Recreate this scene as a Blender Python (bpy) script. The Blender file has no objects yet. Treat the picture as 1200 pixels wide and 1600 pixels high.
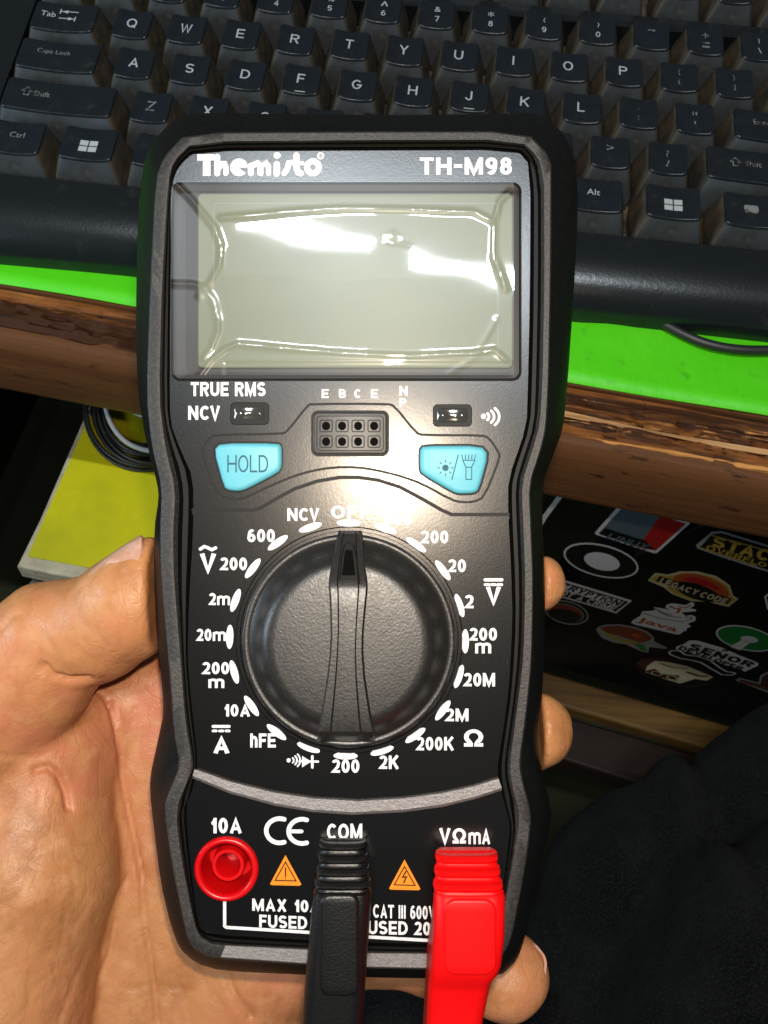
import bpy, bmesh, math, random
import numpy as np
from mathutils import Matrix, Vector
from mathutils.geometry import tessellate_polygon
random.seed(4); rng = np.random.default_rng(7)
S = bpy.context.scene
COL = S.collection
MM = 0.001
# ------------------------------------------------------------------ camera
# keyboard plane -> camera pose (solved from the key grid), desk = keyboard tipped by 5 degrees
F = 1600.0                                   # focal length in photo pixels (1200 x 1600)
RK = Matrix(((0.99444, 0.10014, 0.03244), (-0.10423, 0.89372, 0.43635), (0.01471, -0.4373, 0.89919)))
TK = Vector((-87.393, 170.438, -355.866)) * MM
M_kb_cam = Matrix.Translation(TK) @ RK.to_4x4()
KB = Matrix.Translation((0, 0, 0.031)) @ Matrix.Rotation(math.radians(5), 4, 'X')     # keyboard in the world
CAMW = KB @ M_kb_cam.inverted()              # camera in the world
cd = bpy.data.cameras.new('camera'); cam = bpy.data.objects.new('camera', cd); COL.objects.link(cam)
cam.matrix_world = CAMW.to_3x3().normalized().to_4x4(); cam.location = CAMW.translation
cd.sensor_fit = 'VERTICAL'; cd.sensor_height = 36; cd.lens = 36.0
cd.clip_start = 0.005; cd.clip_end = 50
cd.dof.use_dof = True; cd.dof.focus_distance = 0.176; cd.dof.aperture_fstop = 130
S.camera = cam
# ------------------------------------------------------------------ world + lamps
w = bpy.data.worlds.new('World'); S.world = w; w.use_nodes = True
bg = w.node_tree.nodes['Background']; bg.inputs[0].default_value = (0.80, 0.90, 1.0, 1); bg.inputs[1].default_value = 0.085
def lamp(name, loc_cam_mm, size, power, color, shape='DISK', size_y=None, aim_cam_mm=(0, 0, -174), roll=0):
    l = bpy.data.lights.new(name, 'AREA'); l.energy = power; l.color = color; l.shape = shape; l.size = size
    if size_y: l.size_y = size_y
    o = bpy.data.objects.new(name, l); COL.objects.link(o)
    a = Vector(loc_cam_mm) * MM; b = Vector(aim_cam_mm) * MM
    z = (a - b).normalized(); x = Vector((math.cos(roll), math.sin(roll), 0)); x = (x - z * x.dot(z)).normalized(); y = z.cross(x)
    m = Matrix((x, y, z)).transposed().to_4x4(); m.translation = a
    o.matrix_world = CAMW @ m
    return o
lamp('phone_flash', (3, 14, 3), 0.006, 0.40, (1.0, 0.82, 0.62), aim_cam_mm=(3, 5, -174))
lamp('ceiling_tube', (-165, 596, 1850), 0.30, 15, (0.86, 0.94, 1.0), 'RECTANGLE', 0.03, roll=-0.17)
lamp('ceiling_tube', (185, 520, 1850), 0.24, 12, (0.86, 0.94, 1.0), 'RECTANGLE', 0.026, roll=-0.20)
lamp('lit_ceiling', (0, 930, 1950), 1.5, 1.2, (0.88, 0.95, 1.0), 'RECTANGLE', 0.8)
wl = CAMW.inverted() @ (KB @ Vector((-.30, -.26, .17))); wt = CAMW.inverted() @ (KB @ Vector((.02, -.01, -.01)))
lamp('added_side_fill', tuple(wl / MM), 0.14, 1.0, (0.72, 0.88, 1.0), 'SQUARE', aim_cam_mm=tuple(wt / MM))  # added cool fill lamp, brightens the key fronts from the left
S.view_settings.view_transform = 'Standard'; S.view_settings.look = 'None'
S.view_settings.exposure = 0.0; S.view_settings.gamma = 1.0; S.view_settings.use_curve_mapping = False
S.render.engine = 'CYCLES'; S.cycles.max_bounces = 7; S.cycles.transparent_max_bounces = 12
S.cycles.sample_clamp_indirect = 4; S.cycles.caustics_reflective = False; S.cycles.caustics_refractive = False
# ------------------------------------------------------------------ projection helpers
def ray(px, py): return CAMW.to_3x3().normalized() @ Vector(((px - 600) / F, (800 - py) / F, -1.0))
CO = CAMW.translation
def on_z(px, py, z):                         # pixel -> world point on a horizontal plane (metres)
    d = ray(px, py); return CO + d * ((z - CO.z) / d.z)
def on_plane(px, py, p0, n):
    d = ray(px, py); return CO + d * ((p0 - CO).dot(n) / d.dot(n))
D0 = 174.0
def L(px, py, z=0.0):                        # pixel -> meter-local mm at height z above the front face
    k = (D0 - z) / F; return ((px - 600) * k, (800 - py) * k, z)
METER = CAMW @ Matrix.Translation((0, 0, -D0 * MM))
# ------------------------------------------------------------------ materials
def mat(name, base, rough=0.5, spec=0.5, metal=0.0, noise=None, bump=None, coat=0.0, sss=0.0, rough_noise=None, coords='Object'):
    m = bpy.data.materials.new(name); m.use_nodes = True
    nt = m.node_tree; N = nt.nodes; LK = nt.links; b = N['Principled BSDF']
    b.inputs['Base Color'].default_value = (*base, 1); b.inputs['Roughness'].default_value = rough
    b.inputs['Specular IOR Level'].default_value = spec; b.inputs['Metallic'].default_value = metal
    b.inputs['Coat Weight'].default_value = coat
    if sss:
        b.inputs['Subsurface Weight'].default_value = sss; b.inputs['Subsurface Radius'].default_value = (1.0, .35, .18)
        b.inputs['Subsurface Scale'].default_value = 0.003
    tc = N.new('ShaderNodeTexCoord')
    def tex(scale, stretch=(1, 1, 1), detail=5, r=0.6):
        mp = N.new('ShaderNodeMapping'); mp.inputs['Scale'].default_value = stretch
        LK.new(tc.outputs[coords], mp.inputs[0])
        t = N.new('ShaderNodeTexNoise'); t.inputs['Scale'].default_value = scale; t.inputs['Detail'].default_value = detail
        t.inputs['Roughness'].default_value = r
        LK.new(mp.outputs[0], t.inputs[0]); return t
    if noise:                                # list of (scale, stretch, lo, hi, colour)
        prev = None
        for (sc, st, lo, hi, colr) in noise:
            t = tex(sc, st); rp = N.new('ShaderNodeMapRange'); rp.inputs[1].default_value = lo; rp.inputs[2].default_value = hi
            LK.new(t.outputs[0], rp.inputs[0])
            mx = N.new('ShaderNodeMix'); mx.data_type = 'RGBA'; LK.new(rp.outputs[0], mx.inputs[0])
            if prev is None: mx.inputs[6].default_value = (*base, 1)
            else: LK.new(prev, mx.inputs[6])
            mx.inputs[7].default_value = (*colr, 1); prev = mx.outputs[2]
        LK.new(prev, b.inputs['Base Color'])
    if rough_noise:
        sc, lo, hi = rough_noise; t = tex(sc); rp = N.new('ShaderNodeMapRange')
        rp.inputs[1].default_value = .35; rp.inputs[2].default_value = .65; rp.inputs[3].default_value = lo; rp.inputs[4].default_value = hi
        LK.new(t.outputs[0], rp.inputs[0]); LK.new(rp.outputs[0], b.inputs['Roughness'])
    if bump:                                 # list of (scale, stretch, strength, distance)
        prevn = None
        for (sc, st, strength, dist) in bump:
            t = tex(sc, st); bp = N.new('ShaderNodeBump'); bp.inputs['Strength'].default_value = strength; bp.inputs['Distance'].default_value = dist
            LK.new(t.outputs[0], bp.inputs['Height'])
            if prevn: LK.new(prevn, bp.inputs['Normal'])
            prevn = bp.outputs[0]
        LK.new(prevn, b.inputs['Normal'])
    return m
U1 = (1, 1, 1)
M = {}
M['holster'] = mat('holster_rubber', (.0045, .005, .005), .5, .14, noise=[(900, U1, .5, .75, (.008, .008, .0078)), (700, U1, .735, .765, (.10, .095, .09))], bump=[(2600, U1, .2, .0001)])
M['rim'] = mat('rim_lit_rubber', (.022, .020, .019), .55, .6, noise=[(1500, U1, .45, .75, (.055, .048, .042))], bump=[(2200, U1, .5, .0002), (500, U1, .3, .0003)])  # paler than the holster: the rim's lit sheen is put into the colour
M['face'] = mat('face_plastic', (.0045, .0045, .0048), .24, .47, noise=[(1100, U1, .735, .765, (.16, .15, .14))], bump=[(2600, U1, .14, .00006), (900, U1, .06, .00008)], rough_noise=(5000, .215, .26))
M['plate'] = mat('plate_plastic', (.006, .006, .006), .24, .47, bump=[(2600, U1, .14, .00006), (900, U1, .06, .00008)], rough_noise=(5000, .215, .26))
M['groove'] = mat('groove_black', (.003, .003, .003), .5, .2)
M['knob'] = mat('knob_plastic', (.013, .0118, .0108), .36, .75, noise=[(900, U1, .73, .77, (.13, .12, .11))], bump=[(2200, U1, .35, .00014), (700, U1, .12, .0002)], rough_noise=(1500, .36, .46))
M['print'] = mat('white_print', (.82, .83, .86), .55, .3, noise=[(2500, U1, .50, .72, (.52, .52, .56)), (500, U1, .55, .75, (.66, .66, .70))])
M['trim'] = mat('silver_trim', (.30, .285, .285), .45, .5, .35, noise=[(700, (1, 3, 1), .45, .7, (.20, .19, .19)), (3000, U1, .5, .75, (.42, .38, .36))], bump=[(3000, U1, .5, .0002)])
M['teal'] = mat('button_blue', (.12, .47, .58), .45, .4, noise=[(2500, U1, .55, .8, (.14, .51, .61))], bump=[(2500, U1, .12, .0001)])
M['teal_ink'] = mat('button_ink', (.03, .12, .17), .6, .2)
M['orange'] = mat('orange_print', (.86, .27, .02), .6, .2, noise=[(2500, U1, .5, .8, (.75, .22, .02))])
M['ink'] = mat('dark_ink', (.05, .015, .005), .6, .2)
M['red'] = mat('red_plastic', (.62, .003, .005), .30, .5, bump=[(2500, U1, .15, .0001)])
M['redplug'] = mat('red_rubber', (.80, .0012, .0018), .45, .32, bump=[(2500, U1, .15, .0001)])
M['blackplug'] = mat('black_rubber', (.003, .003, .0028), .38, .6, noise=[(900, U1, .5, .75, (.006, .0055, .005))], bump=[(2500, U1, .35, .0002)])
M['socket'] = mat('socket_plastic', (.045, .042, .040), .42, .5, bump=[(2600, U1, .3, .0001)])
M['hole'] = mat('hole_black', (.0015, .0015, .0015), .8, .1)
M['lcd'] = mat('lcd_glass', (.245, .272, .215), .30, .12, noise=[(45, U1, .35, .65, (.260, .282, .205))])
M['bezel'] = mat('display_frame', (.022, .020, .021), .48, .35)
M['lens'] = mat('clear_indicator', (.16, .155, .145), .12, .8, .75)
def skin_mat():
    m = mat('skin', (.54, .242, .096), .42, .40, sss=.10,
        noise=[(22, U1, .48, .66, (.56, .195, .100)), (70, U1, .48, .68, (.39, .160, .056)), (190, U1, .5, .74, (.60, .290, .130)), (700, U1, .58, .75, (.48, .195, .090))],
        bump=[(420, (1.5, .45, 1), .16, .0007), (3000, U1, .2, .0002)], rough_noise=(300, .36, .52))
    nt = m.node_tree; N = nt.nodes; b = N['Principled BSDF']; lk = nt.links.new
    prev = b.inputs['Normal'].links[0].from_socket; col = b.inputs['Base Color'].links[0].from_socket
    tc = N.new('ShaderNodeTexCoord'); wn = N.new('ShaderNodeTexNoise'); wn.inputs['Scale'].default_value = 120
    lk(tc.outputs['Object'], wn.inputs[0])
    for sc, st, stren, dist, tint in ((110, (1.7, .45, 1), .10, .0006, .10), (520, (1.2, .7, 1), .14, .00025, 0), (1200, U1, .14, .00015, 0)):
        mp = N.new('ShaderNodeMapping'); mp.inputs['Scale'].default_value = st; mp.inputs['Rotation'].default_value = (0, 0, .35)
        ad = N.new('ShaderNodeVectorMath'); ad.operation = 'MULTIPLY_ADD'; ad.inputs[1].default_value = (.012, .012, .012); lk(wn.outputs['Color'], ad.inputs[0]); lk(tc.outputs['Object'], ad.inputs[2])
        lk(ad.outputs[0], mp.inputs[0]); v = N.new('ShaderNodeTexVoronoi'); v.feature = 'DISTANCE_TO_EDGE'; v.inputs['Scale'].default_value = sc; lk(mp.outputs[0], v.inputs['Vector'])
        mr = N.new('ShaderNodeMapRange'); mr.inputs[1].default_value = 0; mr.inputs[2].default_value = .09; lk(v.outputs['Distance'], mr.inputs[0])
        bp = N.new('ShaderNodeBump'); bp.inputs['Strength'].default_value = stren; bp.inputs['Distance'].default_value = dist; lk(mr.outputs[0], bp.inputs['Height']); lk(prev, bp.inputs['Normal']); prev = bp.outputs[0]
        if tint:
            mx = N.new('ShaderNodeMix'); mx.data_type = 'RGBA'; iv = N.new('ShaderNodeMapRange'); iv.inputs[3].default_value = tint; iv.inputs[4].default_value = 0
            lk(mr.outputs[0], iv.inputs[0]); lk(iv.outputs[0], mx.inputs[0]); lk(col, mx.inputs[6]); mx.inputs[7].default_value = (.36, .11, .045, 1); col = mx.outputs[2]
    lk(prev, b.inputs['Normal']); lk(col, b.inputs['Base Color']); return m
M['skin'] = skin_mat()
M['nail'] = mat('nail', (.54, .29, .20), .28, .5, sss=.08, noise=[(300, U1, .5, .7, (.70, .46, .38))])
M['key'] = mat('key_plastic', (.0085, .0115, .0145), .32, .5, noise=[(130, U1, .60, .82, (.040, .034, .026))], bump=[(1800, U1, .10, .0001)], rough_noise=(160, .22, .42))
M['key_front'] = mat('key_front_dust_lit', (.080, .102, .120), .45, .5, noise=[(14, U1, .46, .62, (.034, .035, .034)), (300, U1, .55, .75, (.070, .070, .066))])  # dust, plus the cool light on the fronts mixed into its colour
M['key_side'] = mat('key_side_grime', (.040, .038, .032), .6, .35, noise=[(60, (1, 1, 1.5), .46, .70, (.13, .098, .058)), (350, U1, .5, .75, (.05, .040, .028))])
M['legend'] = mat('key_legend', (.42, .44, .44), .6, .2, noise=[(900, U1, .5, .8, (.40, .41, .40))])
M['legend_worn'] = mat('key_legend_worn', (.20, .20, .19), .6, .2, noise=[(500, U1, .5, .62, (.04, .04, .04))])
M['kbcase'] = mat('keyboard_case', (.008, .0105, .0115), .24, .5, noise=[(120, U1, .6, .8, (.022, .022, .020))], bump=[(900, (1, 1, 1), .16, .0003), (3000, U1, .1, .0001)])
M['kbwell'] = mat('keyboard_well_dust', (.030, .024, .018), .8, .2, noise=[(160, U1, .4, .65, (.11, .085, .055))])
M['green'] = mat('green_sheet', (.075, .60, .004), .5, .35, noise=[(25, U1, .4, .7, (.095, .64, .008)), (160, U1, .60, .74, (.060, .45, .006)), (1500, U1, .66, .76, (.05, .36, .01))], bump=[(14, U1, .5, .004), (70, (1, .3, 1), .3, .002)])
M['woodtop'] = mat('chipped_wood', (.045, .015, .005), .65, .15,
    noise=[(70, (.12, 2.4, 2.4), .47, .58, (.22, .075, .016)), (110, (.08, 3, 3), .56, .62, (.55, .25, .07)), (150, (.09, 3, 3), .54, .62, (.020, .009, .005))],
    bump=[(140, (.10, 3, 3), .8, .0012), (500, (.2, 1, 1), .4, .0005)])
M['woodfront'] = mat('edge_moulding', (.115, .046, .016), .5, .28,
    noise=[(40, (.10, 1.5, 1.5), .46, .72, (.075, .026, .010)), (90, (.12, 2, 2), .60, .72, (.17, .080, .030)), (260, (.3, 1.2, 1.2), .62, .70, (.035, .014, .007))],
    bump=[(90, (.12, 2, 2), .3, .002), (700, U1, .15, .0005)])
M['woodlight'] = mat('split_wood', (.60, .34, .15), .6, .3, noise=[(300, (.1, 2, 2), .5, .7, (.36, .17, .06))], bump=[(300, (.1, 2, 2), .5, .001)])
M['darkwood'] = mat('dark_cabinet_wood', (.016, .009, .005), .7, .25, noise=[(18, (1, 1, .15), .45, .7, (.024, .013, .007))])
M['railwood'] = mat('yellowish_rail_wood', (.16, .085, .016), .55, .3, noise=[(30, (.1, 1.5, 1.5), .4, .6, (.075, .034, .007)), (200, (.1, 2, 2), .55, .75, (.05, .026, .010))], bump=[(120, (.1, 2, 2), .25, .001)])
M['brownrail'] = mat('brown_rail_wood', (.022, .010, .005), .6, .3, noise=[(30, (.1, 1.5, 1.5), .4, .7, (.012, .006, .003))])
M['yellow'] = mat('yellow_sheet', (.50, .46, .003), .55, .3, noise=[(22, U1, .40, .62, (.38, .355, .005)), (400, U1, .74, .78, (.04, .035, .005))], bump=[(30, U1, .2, .003)])
M['boardedge'] = mat('bare_board', (.40, .36, .25), .65, .3, noise=[(120, (1, 1, 3), .4, .7, (.28, .24, .16)), (500, U1, .62, .75, (.12, .10, .06))], bump=[(400, U1, .3, .0006)])
M['cable'] = mat('black_cable', (.016, .016, .016), .45, .5)
M['whitecable'] = mat('pale_cable', (.50, .51, .50), .5, .4)
M['laptop'] = mat('laptop_lid', (.003, .003, .003), .5, .25)
M['floor'] = mat('floor_tiles', (.035, .036, .016), .6, .2, noise=[(9, U1, .4, .7, (.022, .022, .010))])
M['metal'] = mat('grey_leg', (.10, .10, .09), .5, .4, noise=[(100, U1, .4, .7, (.06, .06, .05))])
def cloth_mat():
    m = mat('black_cloth', (.0028, .0030, .0031), .95, .06, noise=[(60, (1, 1, 1), .45, .72, (.009, .009, .009)), (1400, U1, .50, .70, (.022, .0225, .0225))], bump=[(1500, U1, .9, .0012), (150, (1, 1, 1), .6, .004)])
    b = m.node_tree.nodes['Principled BSDF']; b.inputs['Sheen Weight'].default_value = .03; b.inputs['Sheen Roughness'].default_value = .5
    return m
M['cloth'] = cloth_mat()
for nm, c in dict(s_white=(.86, .86, .88), s_black=(.006, .006, .006), s_red=(.50, .015, .015), s_slate=(.11, .17, .21), s_gold=(.52, .36, .05), s_brown=(.25, .05, .02),
                  s_green=(.015, .25, .05), s_cream=(.62, .56, .34), s_rust=(.50, .09, .02), s_yellow=(.5, .33, .02), s_teal=(.03, .07, .07), s_grey=(.36, .38, .39), s_maroon=(.07, .02, .015)).items():
    M[nm] = mat(nm.replace('s_', 'sticker_'), c, .42, .4)
# film: clear protective plastic
def film_mat():
    m = bpy.data.materials.new('clear_film'); m.use_nodes = True; nt = m.node_tree; N = nt.nodes; N.clear()
    o = N.new('ShaderNodeOutputMaterial'); tr = N.new('ShaderNodeBsdfTransparent'); tr.inputs[0].default_value = (.97, .98, .97, 1)
    g1 = N.new('ShaderNodeBsdfGlossy'); g1.inputs['Roughness'].default_value = .022
    g2 = N.new('ShaderNodeBsdfGlossy'); g2.inputs['Roughness'].default_value = .27
    a = N.new('ShaderNodeMixShader'); a.inputs[0].default_value = .18
    b = N.new('ShaderNodeMixShader'); fr = N.new('ShaderNodeLayerWeight'); fr.inputs[0].default_value = .25
    mr = N.new('ShaderNodeMapRange'); mr.inputs[3].default_value = .075; mr.inputs[4].default_value = .6
    lk = nt.links.new
    lk(g1.outputs[0], a.inputs[1]); lk(g2.outputs[0], a.inputs[2]); lk(fr.outputs['Fresnel'], mr.inputs[0])
    lk(mr.outputs[0], b.inputs[0]); lk(tr.outputs[0], b.inputs[1]); lk(a.outputs[0], b.inputs[2]); lk(b.outputs[0], o.inputs[0])
    tc = N.new('ShaderNodeTexCoord'); t = N.new('ShaderNodeTexNoise'); t.inputs['Scale'].default_value = 70; t.inputs['Detail'].default_value = 1
    bp = N.new('ShaderNodeBump'); bp.inputs['Strength'].default_value = .05; bp.inputs['Distance'].default_value = .0002
    lk(tc.outputs['Object'], t.inputs[0]); lk(t.outputs[0], bp.inputs['Height'])
    lk(bp.outputs[0], g1.inputs['Normal'])
    return m
M['film'] = film_mat()
# ------------------------------------------------------------------ mesh helpers
def obj(name, verts, faces, m, parent=None, smooth=False, scale=MM, sharp=None):
    me = bpy.data.meshes.new(name)
    me.from_pydata([(v[0] * scale, v[1] * scale, v[2] * scale) for v in verts], [], faces); me.update()
    if isinstance(m, (list, tuple)):
        for x in m: me.materials.append(x)
    else: me.materials.append(m)
    o = bpy.data.objects.new(name, me); COL.objects.link(o)
    if parent: o.parent = parent
    if smooth:
        me.polygons.foreach_set('use_smooth', [True] * len(me.polygons))
        if sharp: me.set_sharp_from_angle(angle=math.radians(sharp))
    return o
def thing(name, label, cat, mw=None, group=None):
    o = bpy.data.objects.new(name, None); COL.objects.link(o); o.empty_display_size = .01
    if mw is not None: o.matrix_world = mw
    tag(o, label, cat, group); return o
def tag(o, label, cat=None, group=None):
    o['label'] = label
    if cat: o['category'] = cat
    if group: o['group'] = group
    return o
class MB:
    def __init__(s): s.v = []; s.f = []
    def add(s, v, f):
        n = len(s.v); s.v += [tuple(p) for p in v]; s.f += [tuple(i + n for i in q) for q in f]
    def build(s, name, m, parent=None, **k): return obj(name, s.v, s.f, m, parent, **k)
def loft(rings, closed=True, cap0=False, cap1=False):
    n = len(rings[0]); v = [p for r in rings for p in r]; f = []
    for i in range(len(rings) - 1):
        for j in range(n if closed else n - 1):
            k = (j + 1) % n; f.append((i * n + j, i * n + k, (i + 1) * n + k, (i + 1) * n + j))
    if cap0: f.append(tuple(reversed(range(n))))
    if cap1: f.append(tuple((len(rings) - 1) * n + j for j in range(n)))
    return v, f
def fill(loops, z):                          # 2D loops (outer first, then holes) -> triangles
    pts = [Vector((p[0], p[1], 0)) for l in loops for p in l]
    tris = tessellate_polygon([[Vector((p[0], p[1], 0)) for p in l] for l in loops])
    out = []
    for t in tris:
        a, b, c = (pts[i] for i in t)
        out.append(tuple(t) if (b - a).cross(c - a).z > 0 else tuple(reversed(t)))
    return [(p.x, p.y, z) for p in pts], out
def ccw(pts):
    a = sum(p[0] * q[1] - q[0] * p[1] for p, q in zip(pts, pts[1:] + pts[:1]))
    return list(pts) if a > 0 else list(reversed(pts))
def chaikin(pts, n=1, k=.25):
    for _ in range(n):
        o = []
        for p, q in zip(pts, pts[1:] + pts[:1]):
            o.append((p[0] + (q[0] - p[0]) * k, p[1] + (q[1] - p[1]) * k)); o.append((q[0] + (p[0] - q[0]) * k, q[1] + (p[1] - q[1]) * k))
        pts = o
    return pts
def rrect(cx, cy, w, h, r, n=4):
    o = []
    for sx, sy, a0 in ((1, 1, 0), (-1, 1, 90), (-1, -1, 180), (1, -1, 270)):
        for i in range(n + 1):
            a = math.radians(a0 + 90 * i / n); o.append((cx + sx * (w / 2 - r) + r * math.cos(a), cy + sy * (h / 2 - r) + r * math.sin(a)))
    return o
def inset(pts, d):                           # move a ccw polygon inwards by d
    n = len(pts); o = []
    for i in range(n):
        p0 = Vector(pts[i - 1]); p = Vector(pts[i]); p1 = Vector(pts[(i + 1) % n])
        a = (p - p0).normalized(); b = (p1 - p).normalized()
        n1 = Vector((-a.y, a.x)); n2 = Vector((-b.y, b.x)); q = (n1 + n2)
        q = q / max(.35, q.length_squared / 2) if q.length > 1e-6 else n1
        o.append((p.x + q.x * d, p.y + q.y * d))
    return o
def prism(pts, z0, z1, bev=0.0, steps=3, bottom=False):     # pts ccw, 2D
    rings = [[(p[0], p[1], z0) for p in pts]]
    for i in range(steps + 1):
        a = math.pi / 2 * i / steps; q = inset(pts, bev * (1 - math.cos(a))) if bev else pts
        rings.append([(p[0], p[1], z1 - bev + bev * math.sin(a)) for p in q])
        if not bev: break
    v, f = loft(rings)
    last = rings[-1]; base = (len(rings) - 1) * len(pts)
    _, t = fill([last], 0); f += [tuple(i + base for i in q) for q in t]
    if bottom: f += [tuple(reversed(q)) for q in t and [tuple(i for i in q) for q in t]]
    return v, f
def lathe(cx, cy, prof, n=96):
    rings = [[(cx + r * math.cos(2 * math.pi * j / n), cy + r * math.sin(2 * math.pi * j / n), z) for j in range(n)] for r, z in prof]
    return loft(rings)
ZJ = [0.0]
def ribbon(pts, wid, z, closed=False, caps=True):           # flat stroke of width wid
    ZJ[0] = (ZJ[0] + .0023) % .012; z = z + ZJ[0]
    P = [Vector((p[0], p[1])) for p in pts]; P = [p for i, p in enumerate(P) if i == 0 or (p - P[i - 1]).length > 1e-5]; n = len(P); l = []; r = []
    for i in range(n):
        if closed: a, b = P[i - 1], P[(i + 1) % n]
        else: a, b = P[max(0, i - 1)], P[min(n - 1, i + 1)]
        d1 = (P[i] - a).normalized() if (P[i] - a).length > 1e-9 else None; d2 = (b - P[i]).normalized() if (b - P[i]).length > 1e-9 else None
        d1 = d1 or d2; d2 = d2 or d1; t = d1 + d2; t = t.normalized() if t.length > 1e-6 else d1
        nn = Vector((-t.y, t.x)); c = max(.5, nn.dot(Vector((-d1.y, d1.x))))
        l.append(P[i] + nn * wid / 2 / c); r.append(P[i] - nn * wid / 2 / c)
    v = [(*p, z) for p in l] + [(*p, z) for p in r]
    f = [(i, n + i, n + (i + 1) % n, (i + 1) % n) for i in range(n if closed else n - 1)]
    if caps and not closed:
        for e, p, d in ((0, P[0], P[0] - P[1]), (1, P[-1], P[-1] - P[-2])):
            a0 = math.atan2(d.y, d.x) - math.pi / 2; b = len(v)
            v += [(p.x + wid / 2 * math.cos(a0 + math.pi * k / 8), p.y + wid / 2 * math.sin(a0 + math.pi * k / 8), z) for k in range(9)]
            f.append(tuple(range(b, b + 9)))
    return v, f
def ell(cx, cy, a, b, ang=0, n=28, t0=0, t1=2 * math.pi, end=False):
    c, s = math.cos(ang), math.sin(ang); o = []
    for i in range(n + (1 if end else 0)):
        t = t0 + (t1 - t0) * i / n; x, y = a * math.cos(t), b * math.sin(t); o.append((cx + x * c - y * s, cy + x * s + y * c))
    return o
TXT = {}
def text_mesh(s, off=0.0):                   # built-in font -> flat triangles, bbox normalised to 0..1
    if (s, off) in TXT: return TXT[(s, off)]
    c = bpy.data.curves.new('txt', 'FONT'); c.body = s; c.size = 1; c.offset = off; c.resolution_u = 4; c.fill_mode = 'FRONT'
    o = bpy.data.objects.new('txt', c); COL.objects.link(o)
    dg = bpy.context.evaluated_depsgraph_get(); me = bpy.data.meshes.new_from_object(o.evaluated_get(dg))
    v = [tuple(p.co) for p in me.vertices]; f = [tuple(p.vertices) for p in me.polygons]
    bpy.data.objects.remove(o); bpy.data.meshes.remove(me); bpy.data.curves.remove(c)
    x0 = min(p[0] for p in v); x1 = max(p[0] for p in v); y0 = min(p[1] for p in v); y1 = max(p[1] for p in v)
    ff = []
    for q in f:
        a, b, d = (Vector(v[i][:2]) for i in q[:3]); ff.append(q if (b - a).cross(d - a) > 0 else tuple(reversed(q)))
    TXT[(s, off)] = ([((p[0] - x0) / (x1 - x0), (p[1] - y0) / (y1 - y0)) for p in v], ff, (x1 - x0) / (y1 - y0))
    return TXT[(s, off)]
def text_quad(s, bl, br, tr, tl, z, off=0.018):             # 2D corners
    v, f, _ = text_mesh(s, off); o = []
    for (u, t) in v:
        a = [bl[k] + (br[k] - bl[k]) * u for k in (0, 1)]; b = [tl[k] + (tr[k] - tl[k]) * u for k in (0, 1)]
        o.append((a[0] + (b[0] - a[0]) * t, a[1] + (b[1] - a[1]) * t, z))
    return o, f
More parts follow.
